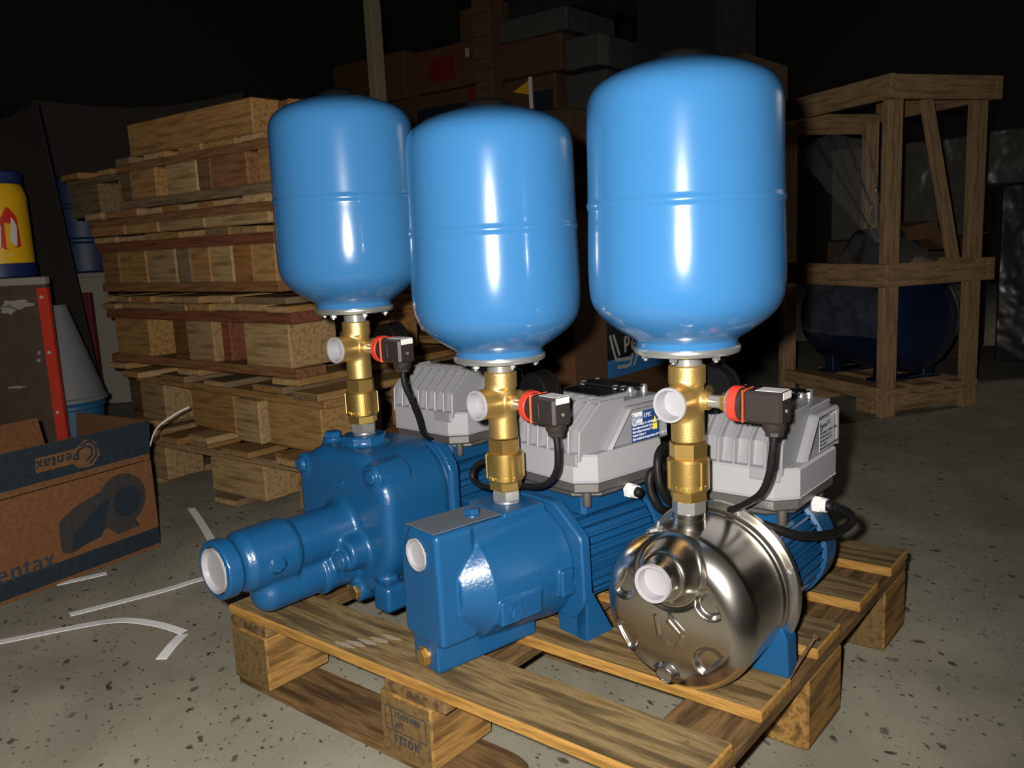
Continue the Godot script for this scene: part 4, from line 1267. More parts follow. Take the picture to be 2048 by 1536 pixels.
func stack_of_pallets() -> void:
	stack_pallet("pale wooden pallet on the floor, lowest of the pallet stack", -1.46, -0.5, 0.6, 1.4, 0.0, 0.105, [[-1.44, -1.28, "pine_2"], [-1.05, -0.8, "pine_3"], [-0.66, -0.52, "pine_1"]], {"gap": 0.1, "turn": 0.05, "rail": "pine_2", "stick": 0.06})
	stack_pallet("pale wooden pallet with big end blocks, second from the floor in the stack", -1.48, -0.47, 0.62, 1.4, 0.172, 0.12, [[-1.46, -1.3, "pine_2"], [-1.17, -0.93, "pine_1", 0.14, 0.02], [-0.86, -0.74, "pine_3", 0.12, -0.02], [-0.73, -0.49, "pine_0", 0.2]], {"gap": 0.12, "turn": -0.03, "rail": "pine_1", "stick": 0.06})
	stack_pallet("wooden pallet with a reddish block, third from the floor in the stack", -1.6, -0.62, 0.62, 1.42, 0.357, 0.118, [[-1.55, -1.34, "pine_1"], [-1.2, -1.12, "pine_4"], [-1.115, -0.95, "red_wood", 0.1, 0.03], [-1.2, -0.99, "pine_2", 0.05, -0.0], [-0.84, -0.64, "pine_3", 0.16]], {"rail": "red_wood", "gap": 0.012, "layers": 2, "rail_h": 0.03, "low_rail": "brown_wood", "turn": 0.015})
	stack_pallet("wooden pallet with a row of close-set blocks, fourth in the stack", -1.6, -0.64, 0.615, 1.42, 0.606, 0.1, [[-1.58, -1.47, "brown_wood"], [-1.46, -1.3, "pine_1"], [-1.295, -1.13, "pine_2"], [-1.125, -1.05, "pine_5"], [-1.045, -0.95, "pine_1"], [-0.945, -0.84, "pine_3"], [-0.835, -0.745, "pine_4"], [-0.74, -0.645, "pine_0"]], {"bottom": false, "low_rail": "brown_wood", "rail": "red_wood", "gap": 0.012, "layers": 1, "rail_h": 0.028})
	stack_pallet("dark-railed wooden pallet, fifth in the stack, under the top pallet", -1.63, -0.62, 0.61, 1.42, 0.783, 0.03, [[-1.62, -1.4, "pine_1"], [-1.39, -1.2, "pine_0"], [-1.19, -0.95, "pine_2"], [-0.94, -0.65, "pine_3"]], {"bottom": false, "rail": "brown_wood", "gap": 0.012, "layers": 1})
	stack_pallet("wooden pallet with dark round-edged block, topmost of the stack", -1.42, -0.58, 0.615, 1.42, 0.858, 0.085, [[-1.4, -1.33, "dark_wood", 0.1], [-1.325, -1.19, "pine_1", 0.1], [-1.13, -0.97, "pine_3", 0.1], [-0.965, -0.9, "dark_wood", 0.12], [-0.9, -0.73, "brown_wood", 0.14], [-0.68, -0.59, "pine_1"]], {"bottom": false, "low_rail": "pine_5", "rail": "brown_wood", "gap": 0.09})
	stack_pallet("shaded wooden pallet jutting out left of the stack top", -2.0, -1.46, 0.72, 1.4, 0.859, 0.11, [[-1.98, -1.76, "pine_5"], [-1.62, -1.47, "pine_2"]], {"bottom": false, "rail": "pine_5", "gap": 0.1})
	var base := thing("crate_stand", "dark plank crate under the jutting pallet", "crate", Vector3(-1.81, 0, -1.1))
	for k in 6:
		board(base, "plank", Vector3(0, 0.07 + k * 0.14, 0.25), Vector3(0.3, 0.13, 0.02), M["dark_wood"])
		board(base, "plank", Vector3(0.15, 0.07 + k * 0.14, 0.0), Vector3(0.5, 0.13, 0.02), M["dark_wood"], true)
	for sx in [-1, 1]:
		for sz in [-1, 1]:
			put("corner_post", MB.new().box(Vector3(sx * 0.13, 0.428, sz * 0.22), Vector3(0.04, 0.856, 0.04), 0.002).mesh(), M["dark_wood"], base)
	# squared timber on top of the stack
	var bm := put("timber_beam", MB.new().box(Vector3.ZERO, Vector3(0.62, 0.095, 0.1), 0.004).mesh(), M["pine_1"], null, Transform3D(Basis(Vector3.UP, 0.03), Vector3(-1.06, 1.062, -0.7)))
	tag(bm, "squared timber beam lying on top of the pallet stack", "beam")
	var b2 := put("timber_offcut", MB.new().box(Vector3.ZERO, Vector3(0.24, 0.09, 0.1), 0.004).mesh(), M["brown_wood"], null, Transform3D(Basis(Vector3.UP, 1.4), Vector3(-0.72, 1.06, -0.86)))
	tag(b2, "short brown timber offcut beside the beam on the stack", "timber")


# ------------------------------------------------------------------ carton, cabinet, drums on the left
func left_goods() -> void:
	# open carton; local x runs along the printed face to the left, z out of that face
	var u := Vector3(0.14, 0, 0.99).normalized()
	var nrm := Vector3(0.99, 0, -0.14).normalized()
	var t := thing("open_carton", "open brown cardboard carton with blue printed bands on the floor", "carton", Vector3(-0.768, 0, -0.286))
	t.transform.basis = Basis(-u, Vector3.UP, nrm)
	var L := 0.62
	var Wd := 0.3
	var Hh := 0.222
	var th := 0.004
	var fp := put("front_panel", MB.new().box(Vector3(-L / 2, Hh / 2, 0), Vector3(L, Hh, th), 0.001).mesh(), M["card_orange"], t)
	put("printed_stripe", MB.new().box(Vector3(-L / 2, 0.0295, th / 2 + 0.0003), Vector3(L - 0.002, 0.041, 0.0006)).mesh(), M["card_print"], fp)
	# printed picture of a pump
	var pic := MB.new()
	var Z := th / 2 + 0.0002
	pic.extrude(ngon(28, 0.062).duplicate(), 0, 0.0005, Transform3D(Basis(), Vector3(-0.088, 0.146, Z)))
	pic.extrude(round_poly([[-0.142, 0.178], [-0.098, 0.198], [-0.085, 0.13], [-0.105, 0.1], [-0.225, 0.058], [-0.25, 0.068], [-0.247, 0.14], [-0.2, 0.165]], 0.012), 0, 0.00045, Transform3D(Basis(), Vector3(0, 0, Z)))
	pic.extrude(poly([[-0.15, 0.105], [-0.07, 0.105], [-0.05, 0.07], [-0.11, 0.066]]), 0, 0.0004, Transform3D(Basis(), Vector3(0, 0, Z)))
	put("printed_picture", pic.mesh(), M["card_picture"], fp)
	var pic2 := MB.new()
	pic2.extrude(ngon(28, 0.036), 0, 0.0004, Transform3D(Basis(), Vector3(-0.076, 0.138, Z + 0.0004)))
	pic2.extrude(round_poly([[-0.14, 0.155], [-0.118, 0.16], [-0.15, 0.075], [-0.226, 0.064], [-0.218, 0.1]], 0.01), 0, 0.0004, Transform3D(Basis(), Vector3(0, 0, Z + 0.0004)))
	put("picture_detail", pic2.mesh(), M["card_print"], fp)
	var tx := MB.new()
	var tm := text_mesh("Pentax", 0.034, 0.0004, true)
	tx.add_mesh(tm, Transform3D(Basis().scaled(Vector3(1, 1, 1)), Vector3(-0.345, 0.062, Z + 0.0006)))
	put("printed_name", tx.mesh(), M["ink"], fp)
	put("back_panel", MB.new().box(Vector3(-L / 2, Hh / 2, -Wd), Vector3(L, Hh, th), 0.001).mesh(), M["card_in"], t)
	for x in [-th / 2, -L + th / 2]:
		put("end_panel", MB.new().box(Vector3(x, Hh / 2, -Wd / 2), Vector3(th, Hh, Wd - th), 0.001).mesh(), M["card"], t)
	put("bottom_panel", MB.new().box(Vector3(-L / 2, th / 2, -Wd / 2), Vector3(L - th * 2, th, Wd - th * 2), 0.001).mesh(), M["card_in"], t)
	# flaps
	var lean := Basis(Vector3.RIGHT, 0.16)
	var ff := put("front_flap", MB.new().box(Vector3(-L / 2, 0.052, 0), Vector3(L - 0.004, 0.1, th), 0.001).mesh(), M["card"], t, Transform3D(lean, Vector3(0, Hh, 0)))
	put("printed_band", MB.new().box(Vector3(-L / 2, 0.06, th / 2 + 0.0003), Vector3(L - 0.006, 0.084, 0.0006)).mesh(), M["card_print"], ff)
	var lg := MB.new()
	var turn := Transform3D(Basis(Vector3(0, 0, 1), PI), Vector3(-0.21, 0.058, th / 2 + 0.0008))
	lg.extrude(poly([[0.075, -0.017], [0.075, 0.017], [-0.01, 0.017], [-0.02, 0.03], [-0.055, 0.034], [-0.075, 0.012], [-0.068, -0.02], [-0.04, -0.034], [-0.015, -0.017]]), 0.0, 0.0003, turn)
	put("logo_field", lg.mesh(), M["card"], ff)
	var lt := MB.new()
	lt.add_mesh(text_mesh("Pentax", 0.022, 0.0003, true), turn * Transform3D(Basis(), Vector3(0.024, -0.001, 0.0004)))
	pump_logo(lt, turn * Transform3D(Basis().scaled(Vector3(0.03, 0.03, 0.01)), Vector3(-0.04, 0.0, 0.0004)))
	put("logo", lt.mesh(), M["card_print"], ff)
	put("back_flap", MB.new().box(Vector3(-L / 2 - 0.04, 0.052, 0), Vector3(L - 0.08, 0.1, th), 0.001).mesh(), M["card_orange"], t, Transform3D(Basis(Vector3.RIGHT, -0.25), Vector3(0, Hh, -Wd)))
	put("end_flap", MB.new().box(Vector3(0, 0.05, -Wd / 2), Vector3(th, 0.096, Wd - 0.01), 0.001).mesh(), M["card_in"], t, Transform3D(Basis(Vector3.BACK, -0.12), Vector3(-th, Hh, 0)))

	# rusty brown cabinet with a red angle bar along its edge
	var c := thing("steel_cabinet", "rusty brown steel cabinet with a red angle bar on its edge", "cabinet", Vector3(-1.697, 0, -0.478))
	var ex := Vector3(0.768, 0, -0.641).normalized()
	c.transform.basis = Basis(ex, Vector3.UP, Vector3(-ex.z, 0, ex.x) * -1.0) if false else Basis(ex, Vector3.UP, ex.cross(Vector3.UP))
	put("front_panel", MB.new().box(Vector3(-0.27, 0.32, -0.015), Vector3(0.54, 0.64, 0.03), 0.003).mesh(), M["rust_panel"], c)
	put("body", MB.new().box(Vector3(-0.375, 0.32, -0.19), Vector3(0.33, 0.64, 0.32), 0.004).mesh(), M["rust_panel"], c)
	put("top_plate", MB.new().box(Vector3(-0.27, 0.6525, -0.016), Vector3(0.54, 0.025, 0.032), 0.003).box(Vector3(-0.375, 0.6525, -0.19), Vector3(0.33, 0.025, 0.32), 0.003).mesh(), M["pale_board"], c)
	var bar := put("red_angle_bar", MB.new().box(Vector3(-0.0145, 0.315, 0.003), Vector3(0.029, 0.63, 0.006), 0.001).box(Vector3(0.002, 0.315, -0.006), Vector3(0.004, 0.63, 0.018), 0.001).mesh(), M["red_steel"], c)
	for y in [0.6, 0.42, 0.22, 0.08]:
		put("bolt", MB.new().lathe([Vector2(0, 0.006), Vector2(0.006, 0.006), Vector2(0.005, 0.009), Vector2(0, 0.01)], along_z(Vector3(-0.0145, y, 0)), 12).mesh(), M["sign_grey"], bar)
	for p in [[-0.1, 0.58, 0.1, 0.03], [-0.13, 0.565, 0.05, 0.03], [-0.05, 0.42, 0.012, 0.012], [-0.055, 0.395, 0.014, 0.01], [-0.14, 0.31, 0.06, 0.008]]:
		var sp := PackedVector2Array()
		for k in 14:
			var a := TAU * k / 14
			var r := 1.0 + 0.25 * sin(k * 2.3 + p[0] * 40.0)
			sp.append(Vector2(p[0] + cos(a) * p[2] * 0.5 * r, p[1] + sin(a) * p[3] * 0.5 * r))
		put("paint_splash", MB.new().extrude(sp, 0.0, 0.0006).mesh(), M["pale_board"], c)
	# yellow drum on the cabinet
	var dp := Vector3(-1.697, 0.665, -0.478) + ex * -0.245 + ex.cross(Vector3.UP) * -0.165
	var d := thing("yellow_canister", "yellow canister with blue lid and red and white print on the cabinet", "canister", dp)
	put("body", MB.new().lathe([Vector2(0, 0.02), Vector2(0.118, 0.02), Vector2(0.12, 0.035), Vector2(0.12, 0.27), Vector2(0.112, 0.3), Vector2(0.105, 0.31), Vector2(0.1, 0.315)], Transform3D(), 40).mesh(), M["drum_yellow"], d)
	put("base_ring", MB.new().lathe([Vector2(0, 0), Vector2(0.119, 0), Vector2(0.123, 0.004), Vector2(0.123, 0.045), Vector2(0.119, 0.048)], Transform3D(), 40).mesh(), M["lid_blue"], d)
	put("lid", MB.new().lathe([Vector2(0.1, 0.308), Vector2(0.11, 0.308), Vector2(0.112, 0.312), Vector2(0.112, 0.345), Vector2(0.106, 0.352), Vector2(0, 0.354)], Transform3D(), 40).mesh(), M["lid_blue"], d)
	var band := MB.new()
	var band2 := MB.new()
	var look := atan2(0.63, 0.76)
	for k in 3:
		band.add_mesh(MB.new().extrude(round_poly([[-0.026, 0.09], [0.034, 0.1], [0.03, 0.2], [0.0, 0.235], [-0.026, 0.19]], 0.012), 0.0, 0.001).mesh(), Transform3D(Basis(Vector3.UP, look + 0.15 + k * 0.42), Vector3.ZERO), 0.1205)
		band2.add_mesh(MB.new().extrude(round_poly([[-0.012, 0.12], [0.008, 0.1], [0.016, 0.17], [0.0, 0.2]], 0.008), 0.0, 0.001).mesh(), Transform3D(Basis(Vector3.UP, look + 0.23 + k * 0.42), Vector3.ZERO), 0.1215)
	band2.add_mesh(MB.new().box(Vector3(0, 0.076, 0), Vector3(0.16, 0.008, 0.001)).mesh(), Transform3D(Basis(Vector3.UP, look + 0.3), Vector3.ZERO), 0.1212)
	put("red_print", band.mesh(), M["red_plastic"], d)
	put("white_print", band2.mesh(), M["white_plastic"], d)

	# blue bucket with a grey cone standing on it
	var bk := thing("blue_bucket", "blue metal bucket behind the open carton, under the grey cone", "bucket", Vector3(-1.88, 0, -0.582))
	put("body", MB.new().lathe([Vector2(0, 0), Vector2(0.1, 0), Vector2(0.108, 0.2), Vector2(0.115, 0.205), Vector2(0.115, 0.215), Vector2(0.108, 0.22), Vector2(0.1, 0.228), Vector2(0, 0.228)], Transform3D(), 36).mesh(), M["bucket_blue"], bk)
	put("handle", MB.new().tube(spline([Vector3(0.108, 0.19, 0.01), Vector3(0.11, 0.17, 0.07), Vector3(0.04, 0.15, 0.128), Vector3(-0.06, 0.16, 0.12), Vector3(-0.11, 0.19, 0.03)], 6), 0.0025, 8).mesh(), M["zinc"], bk)
	var cn := put("grey_cone", MB.new().lathe([Vector2(0, 0), Vector2(0.125, 0), Vector2(0.125, 0.01), Vector2(0.118, 0.016), Vector2(0.03, 0.33), Vector2(0.026, 0.335), Vector2(0, 0.335)], Transform3D(), 36, 30).mesh(), M["cone_grey"], null, up_at(Vector3(-1.88, 0.228, -0.582)))
	tag(cn, "grey plastic cone standing on the blue bucket", "cone")
	# pale box, dark red post, blue drum, cardboard sheets farther back
	var bx := thing("pale_box", "pale grey box behind the cone, under the dark blue drum", "box", Vector3(-3.1, 0, -1.28), deg_to_rad(39.6))
	put("body", MB.new().box(Vector3(0, 0.32, 0), Vector3(0.5, 0.62, 0.3), 0.004).mesh(), M["pale_board"], bx)
	put("lid", MB.new().box(Vector3(0, 0.64, 0), Vector3(0.51, 0.02, 0.31), 0.003).mesh(), M["pale_board"], bx)
	var rp := put("red_post", MB.new().box(Vector3(0, 0.28, 0), Vector3(0.08, 0.56, 0.04), 0.003).mesh(), M["dark_red"], null, Transform3D(Basis(Vector3.UP, 0.69), Vector3(-2.9, 0, -1.13)))
	tag(rp, "dark red steel post standing before the pale box", "post")
	var bd := thing("blue_drum", "dark blue ribbed drum standing on the pale box", "drum", Vector3(-3.12, 0.65, -1.27))
	put("body", MB.new().lathe([Vector2(0, 0), Vector2(0.155, 0), Vector2(0.165, 0.01), Vector2(0.165, 0.14), Vector2(0.173, 0.15), Vector2(0.173, 0.16), Vector2(0.165, 0.17), Vector2(0.165, 0.3), Vector2(0.173, 0.31), Vector2(0.173, 0.32), Vector2(0.165, 0.33), Vector2(0.165, 0.44), Vector2(0.15, 0.455), Vector2(0, 0.455)], Transform3D(), 40).mesh(), M["drum_blue"], bd)
	put("bung", MB.new().lathe([Vector2(0, 0.45), Vector2(0.03, 0.45), Vector2(0.028, 0.47), Vector2(0, 0.472)], up_at(Vector3(0.08, 0, 0.05)), 20).mesh(), M["drum_blue"], bd)
	for a in [["tall curved dark cardboard sheet standing behind the drums", Vector3(-3.35, 0, -1.75), 0.75, 1.58, 0.7, 0.0], ["dark cardboard sheet leaning left, its edge beside the yellow canister", Vector3(-2.75, 0, -0.72), 0.42, 1.35, 0.5, 0.22]]:
		var g := []
		for i in 9:
			var row := []
			for j in 15:
				var s := j / 14.0 - 0.5
				var hh: float = i / 8.0
				row.append(Vector3(s * a[4] * 1.6 - (a[5] * (hh - 0.5) * 1.1), hh * (a[3] - 0.05 * sin((s + 0.5) * PI)), -0.12 * cos(s * 2.4) + 0.1 - hh * 0.1))
			g.append(row)
		var back := []
		for row in g:
			back.append(row.map(func(p): return p - Vector3(0, 0, 0.006)))
		var mb := MB.new().sheet(g, Vector3(0, 0, 1)).sheet(back, Vector3(0, 0, -1))
		for j in 14:
			mb.flat_quad(g[8][j], g[8][j + 1], back[8][j + 1], back[8][j], Vector3.UP)
		for i in 8:
			mb.flat_quad(g[i][14], g[i + 1][14], back[i + 1][14], back[i][14], Vector3.RIGHT)
			mb.flat_quad(g[i][0], g[i + 1][0], back[i + 1][0], back[i][0], Vector3.LEFT)
		var o := put("cardboard_sheet", mb.mesh(), M["sheet_dark"], null, Transform3D(Basis(Vector3.UP, a[2]), a[1]))
		tag(o, a[0], "cardboard")


# ------------------------------------------------------------------ cut plastic straps on the floor
func straps() -> void:
	var S := func(label: String, pts: Array, wide: Vector3, w := 0.02) -> void:
		var p := spline(pts, 6)
		var o := put("plastic_strap", MB.new().ribbon(p, p.map(func(_x): return wide), w, 0.0012).mesh(), M["strap_white"])
		tag(o, label, "strap", "cut white straps on the floor")
	S.call("straight cut white plastic strap pointing at the pump nose", [Vector3(-0.536, 0.001, 0.038), Vector3(-0.51, 0.001, -0.05), Vector3(-0.48, 0.003, -0.14), Vector3(-0.455, 0.008, -0.215), Vector3(-0.43, 0.002, -0.29)], Vector3(0.95, 0, 0.3))
	S.call("long white plastic strap curling over on the floor, nearest the camera", [Vector3(-0.56, 0.001, 0.25), Vector3(-0.524, 0.001, 0.174), Vector3(-0.446, 0.004, 0.04), Vector3(-0.38, 0.014, 0.0), Vector3(-0.31, 0.012, -0.03), Vector3(-0.251, 0.004, -0.049)], Vector3(0.7, 0, 0.7))
	S.call("short dull end of strap bent back beside the long strap", [Vector3(-0.247, 0.002, -0.045), Vector3(-0.22, 0.004, -0.01), Vector3(-0.19, 0.001, 0.03)], Vector3(0.8, 0, -0.6))
	S.call("short white strap lying along the foot of the open carton", [Vector3(-0.733, 0.001, -0.02), Vector3(-0.718, 0.001, -0.06), Vector3(-0.7, 0.001, -0.116)], Vector3(1, 0, 0.2))
	S.call("white strap end sticking up behind the pump nose", [Vector3(-0.952, 0.012, -0.478), Vector3(-0.82, 0.006, -0.43), Vector3(-0.672, 0.001, -0.37), Vector3(-0.6, 0.001, -0.335)], Vector3(0.3, 0, 0.95), 0.02)
	S.call("thin white strap curving up from the carton corner", [Vector3(-0.79, 0.25, -0.3), Vector3(-0.82, 0.285, -0.34), Vector3(-0.85, 0.305, -0.41), Vector3(-0.87, 0.312, -0.46)], Vector3(0.2, 1.0, 0.3), 0.005)


# ------------------------------------------------------------------ tall carton with a maker's label behind the middle set
func big_carton() -> void:
	var t := thing("tall_carton", "tall brown cardboard carton with a black and blue label behind the pumps", "carton", Vector3(-0.419, 0, -1.6))
	put("front_panel", MB.new().box(Vector3(-0.42, 0.52, -0.003), Vector3(0.84, 1.04, 0.006), 0.002).mesh(), M["card_orange"], t)
	put("side_panel", MB.new().box(Vector3(-0.003, 0.52, -0.58), Vector3(0.006, 1.04, 1.148), 0.002).mesh(), M["card_brown"], t)
	put("side_panel", MB.new().box(Vector3(-0.837, 0.52, -0.58), Vector3(0.006, 1.04, 1.148), 0.002).mesh(), M["card_brown"], t)
	put("back_panel", MB.new().box(Vector3(-0.42, 0.52, -1.157), Vector3(0.84, 1.04, 0.006), 0.002).mesh(), M["card_brown"], t)
	put("top_flap", MB.new().box(Vector3(-0.42, 1.043, -0.29), Vector3(0.84, 0.006, 0.57), 0.002).mesh(), M["card_brown"], t)
	put("top_flap", MB.new().box(Vector3(-0.42, 1.043, -0.87), Vector3(0.84, 0.006, 0.57), 0.002).mesh(), M["card_brown"], t)
	# label on the right side: local x runs away from the camera, y up
	var F := Transform3D(Basis(Vector3(0, 0, -1), Vector3(0, 1, 0), Vector3(1, 0, 0)), Vector3(0.0004, 0, 0))
	var lab := put("maker_label", MB.new().box(Vector3(0.206 + 0.25, 0.2375, 0), Vector3(0.5, 0.065, 0.0006)).mesh(), M["sign_blue"], t, F, "black and blue maker's label")
	put("black_field", MB.new().box(Vector3(0.206 + 0.25, 0.345, 0), Vector3(0.5, 0.15, 0.0006)).mesh(), M["sign_black"], lab)
	var mb := MB.new()
	var cv := func(x: float, y: float) -> Vector2:
		return Vector2(0.206 + (x - 790.0) * 0.00056, 0.205 + (1060.0 - 0.29 * (x - 790.0) - y) * 0.00027)
	for bar in [[[825, 490], [850, 640], [885, 800], [960, 795], [1055, 775]], [[865, 480], [900, 620], [925, 730]], [[908, 900], [1010, 885], [1060, 860], [1085, 720]], [[1105, 865], [1125, 800], [1145, 710]]]:
		for i in bar.size() - 1:
			var a: Vector2 = cv.call(bar[i][0], bar[i][1])
			var b: Vector2 = cv.call(bar[i + 1][0], bar[i + 1][1])
			var dd := (b - a).normalized()
			var s := Vector2(-dd.y, dd.x) * 0.0065
			var zz: float = 0.0008 + 0.0003 * i
			mb.flat_quad(Vector3(a.x + s.x - dd.x * 0.004, a.y + s.y - dd.y * 0.004, zz), Vector3(b.x + s.x + dd.x * 0.004, b.y + s.y + dd.y * 0.004, zz), Vector3(b.x - s.x + dd.x * 0.004, b.y - s.y + dd.y * 0.004, zz), Vector3(a.x - s.x - dd.x * 0.004, a.y - s.y - dd.y * 0.004, zz), Vector3(0, 0, 1))
	var tm := text_mesh("Pentax", 0.06, 0.0004, true)
	tm.horizontal_alignment = HORIZONTAL_ALIGNMENT_LEFT
	mb.add_mesh(tm, up_at(Vector3(0.31, 0.315, 0.0008)))
	put("logo", mb.mesh(), M["sign_grey"], lab)


# ------------------------------------------------------------------ slatted wooden crate with a blue vessel
func crate() -> void:
	var N := Vector3(0.319, 0, -2.495)
	var er := Vector3(cos(deg_to_rad(58)), 0, -sin(deg_to_rad(58)))
	var el := Vector3(-sin(deg_to_rad(58)), 0, -cos(deg_to_rad(58)))
	var t := thing("wooden_crate", "tall open slatted wooden crate on the right, round a wrapped blue vessel", "crate", N)
	t.transform.basis = Basis(er, Vector3.UP, -el)   # x to the right side, z towards the left-front ( -el )
	var LR := 0.44
	var LL := 0.56
	var W: Material = M["crate_wood"]
	# local: near corner at origin, right side runs +x, left side runs -z
	var post := func(x: float, z: float, sx: float) -> void:
		put("post", MB.new().box(Vector3.ZERO, Vector3(1.14, 0.066, 0.03), 0.002).mesh() if not cache.has("cpost") else cache["cpost"], W, t, Transform3D(Basis(Vector3(0, 1, 0), Vector3(cos(sx), 0, sin(sx)), Vector3(0, 1, 0).cross(Vector3(cos(sx), 0, sin(sx)))), Vector3(x, 0.57, z)))
	post.call(0.028, -0.018, 0.0)
	post.call(LR - 0.03, -0.018, 0.0)
	post.call(0.0, -LL + 0.0, 0.0)
	post.call(LR - 0.03, -LL, 0.0)
	for y in [1.165, 0.52]:
		put("rail", MB.new().box(Vector3.ZERO, Vector3(LR + 0.06, 0.082, 0.02), 0.002).mesh(), W, t, up_at(Vector3(LR / 2 + 0.015, y, 0.008)))
		put("rail", MB.new().box(Vector3.ZERO, Vector3(LL + 0.06, 0.082, 0.02), 0.002).mesh(), W, t, Transform3D(Basis(Vector3.UP, PI / 2), Vector3(-0.016, y, -LL / 2 + 0.0)))
		put("rail", MB.new().box(Vector3.ZERO, Vector3(LL + 0.04, 0.082, 0.02), 0.002).mesh(), W, t, Transform3D(Basis(Vector3.UP, PI / 2), Vector3(LR + 0.02, y, -LL / 2)))
	put("rail", MB.new().box(Vector3.ZERO, Vector3(LR + 0.06, 0.082, 0.02), 0.002).mesh(), W, t, up_at(Vector3(LR / 2, 1.12, -LL - 0.03)))
	put("rail", MB.new().box(Vector3.ZERO, Vector3(LL, 0.05, 0.02), 0.002).mesh(), W, t, Transform3D(Basis(Vector3.UP, PI / 2), Vector3(-0.016, 0.09, -LL / 2)))
	put("rail", MB.new().box(Vector3.ZERO, Vector3(LR, 0.05, 0.02), 0.002).mesh(), W, t, up_at(Vector3(LR / 2, 0.05, -0.03)))
	for k in 3:
		put("base_board", MB.new().box(Vector3.ZERO, Vector3(LL + 0.02, 0.025, 0.11), 0.002).mesh(), W, t, Transform3D(Basis(Vector3.UP, PI / 2), Vector3(0.06 + k * 0.16, 0.0925, -LL / 2)))
	for k in 2:
		put("base_block", MB.new().box(Vector3.ZERO, Vector3(LR - 0.04, 0.08, 0.09), 0.002).mesh(), W, t, up_at(Vector3(LR / 2, 0.04, -0.12 - k * 0.34)))
	# slanted brace on the right side
	var a := Vector3(0.165, 1.13, -0.012)
	var b := Vector3(0.33, 0.5, -0.012)
	var d := (b - a).normalized()
	put("brace", MB.new().box(Vector3.ZERO, Vector3((b - a).length(), 0.05, 0.018), 0.002).mesh(), W, t, Transform3D(Basis(d, Vector3(0, 0, 1).cross(d), Vector3(0, 0, 1)), (a + b) / 2))
	# vessel inside, lying along the left-right side
	var O: Vector3 = t.transform * Vector3(0.24, 0.105, -0.3)
	var v := thing("pressure_vessel", "dark blue horizontal pressure vessel under plastic film inside the crate", "vessel", O)
	v.transform.basis = t.transform.basis
	var pr := []
	for q in [[0.0, -0.3], [0.08, -0.295], [0.14, -0.275], [0.18, -0.24], [0.2, -0.19], [0.2, 0.19], [0.18, 0.235], [0.14, 0.265], [0.08, 0.283], [0.0, 0.288]]:
		pr.append(Vector2(q[0], q[1]))
	put("shell", MB.new().lathe(pr, along_z(Vector3(-0.01, 0.232, 0.0)), 48, 45).mesh(), M["vessel_blue"], v)
	for z in [-0.14, 0.14]:
		put("leg", MB.new().box(Vector3(-0.1, 0.055, z), Vector3(0.05, 0.11, 0.05), 0.003).box(Vector3(0.1, 0.055, z), Vector3(0.05, 0.11, 0.05), 0.003).box(Vector3(0.0, 0.006, z), Vector3(0.3, 0.012, 0.07), 0.002).mesh(), M["vessel_blue"], v)
	put("pump_motor", MB.new().lathe([Vector2(0, -0.13), Vector2(0.06, -0.13), Vector2(0.07, -0.12), Vector2(0.07, 0.1), Vector2(0.05, 0.12), Vector2(0, 0.12)], along_z(Vector3(0.0, 0.51, 0.02)), 28).box(Vector3(0, 0.435, 0), Vector3(0.1, 0.04, 0.2), 0.004).mesh(), M["black_plastic"], v)
	put("cardboard_hood", MB.new().extrude(poly([[-0.02, 0.58], [0.12, 0.6], [0.17, 0.5], [0.16, 0.49], [0.1, 0.53], [0.0, 0.53]]), -0.02, 0.16, Transform3D(), 0.002).mesh(), M["card_brown"], v)
	# plastic film gathered over the vessel
	var nz := noise(3.2, FastNoiseLite.TYPE_SIMPLEX_SMOOTH, 4, 77)
	var g := []
	for i in 34:
		var row := []
		var s := i / 33.0
		for k in 40:
			var w := k / 39.0
			var ang := lerpf(-0.35, PI + 0.25, w)
			var r := 0.215 + 0.03 * nz.get_noise_2d(s * 0.8, w * 3.0) + 0.03 * smoothstep(0.5, 0.0, abs(w - 0.5)) * nz.get_noise_2d(s * 1.6 + 9.0, w * 1.2)
			var lift := 0.13 * smoothstep(0.35, 0.0, abs(w - 0.5))
			row.append(Vector3(-0.01 + cos(ang) * r, 0.232 + sin(ang) * (r + lift * sin(s * PI)), lerpf(-0.24, 0.26, s) + 0.02 * nz.get_noise_2d(w * 2.0, s * 1.2)))
		g.append(row)
	put("plastic_film", MB.new().sheet(g, Vector3(0, 1, 0)).mesh(), M["film"], v, Transform3D(), "crumpled clear plastic film")
	var g2 := []
	for i in 26:
		var row := []
		var s := i / 25.0
		for k in 26:
			var w := k / 25.0
			var spread := lerpf(0.03, 0.26, s)
			row.append(Vector3(-0.19 - 0.01 * s + 0.03 * nz.get_noise_2d(w * 11.0, 3.0), 0.53 + s * 0.42 - 0.1 * abs(w - 0.5) * s, 0.22 - (w - 0.5) * spread * 1.6 - 0.28 * s + 0.012 * nz.get_noise_2d(w * 14.0, s * 2.0)))
		g2.append(row)
	put("plastic_film", MB.new().sheet(g2, Vector3(-1, 0, 0)).mesh(), M["film"], v)


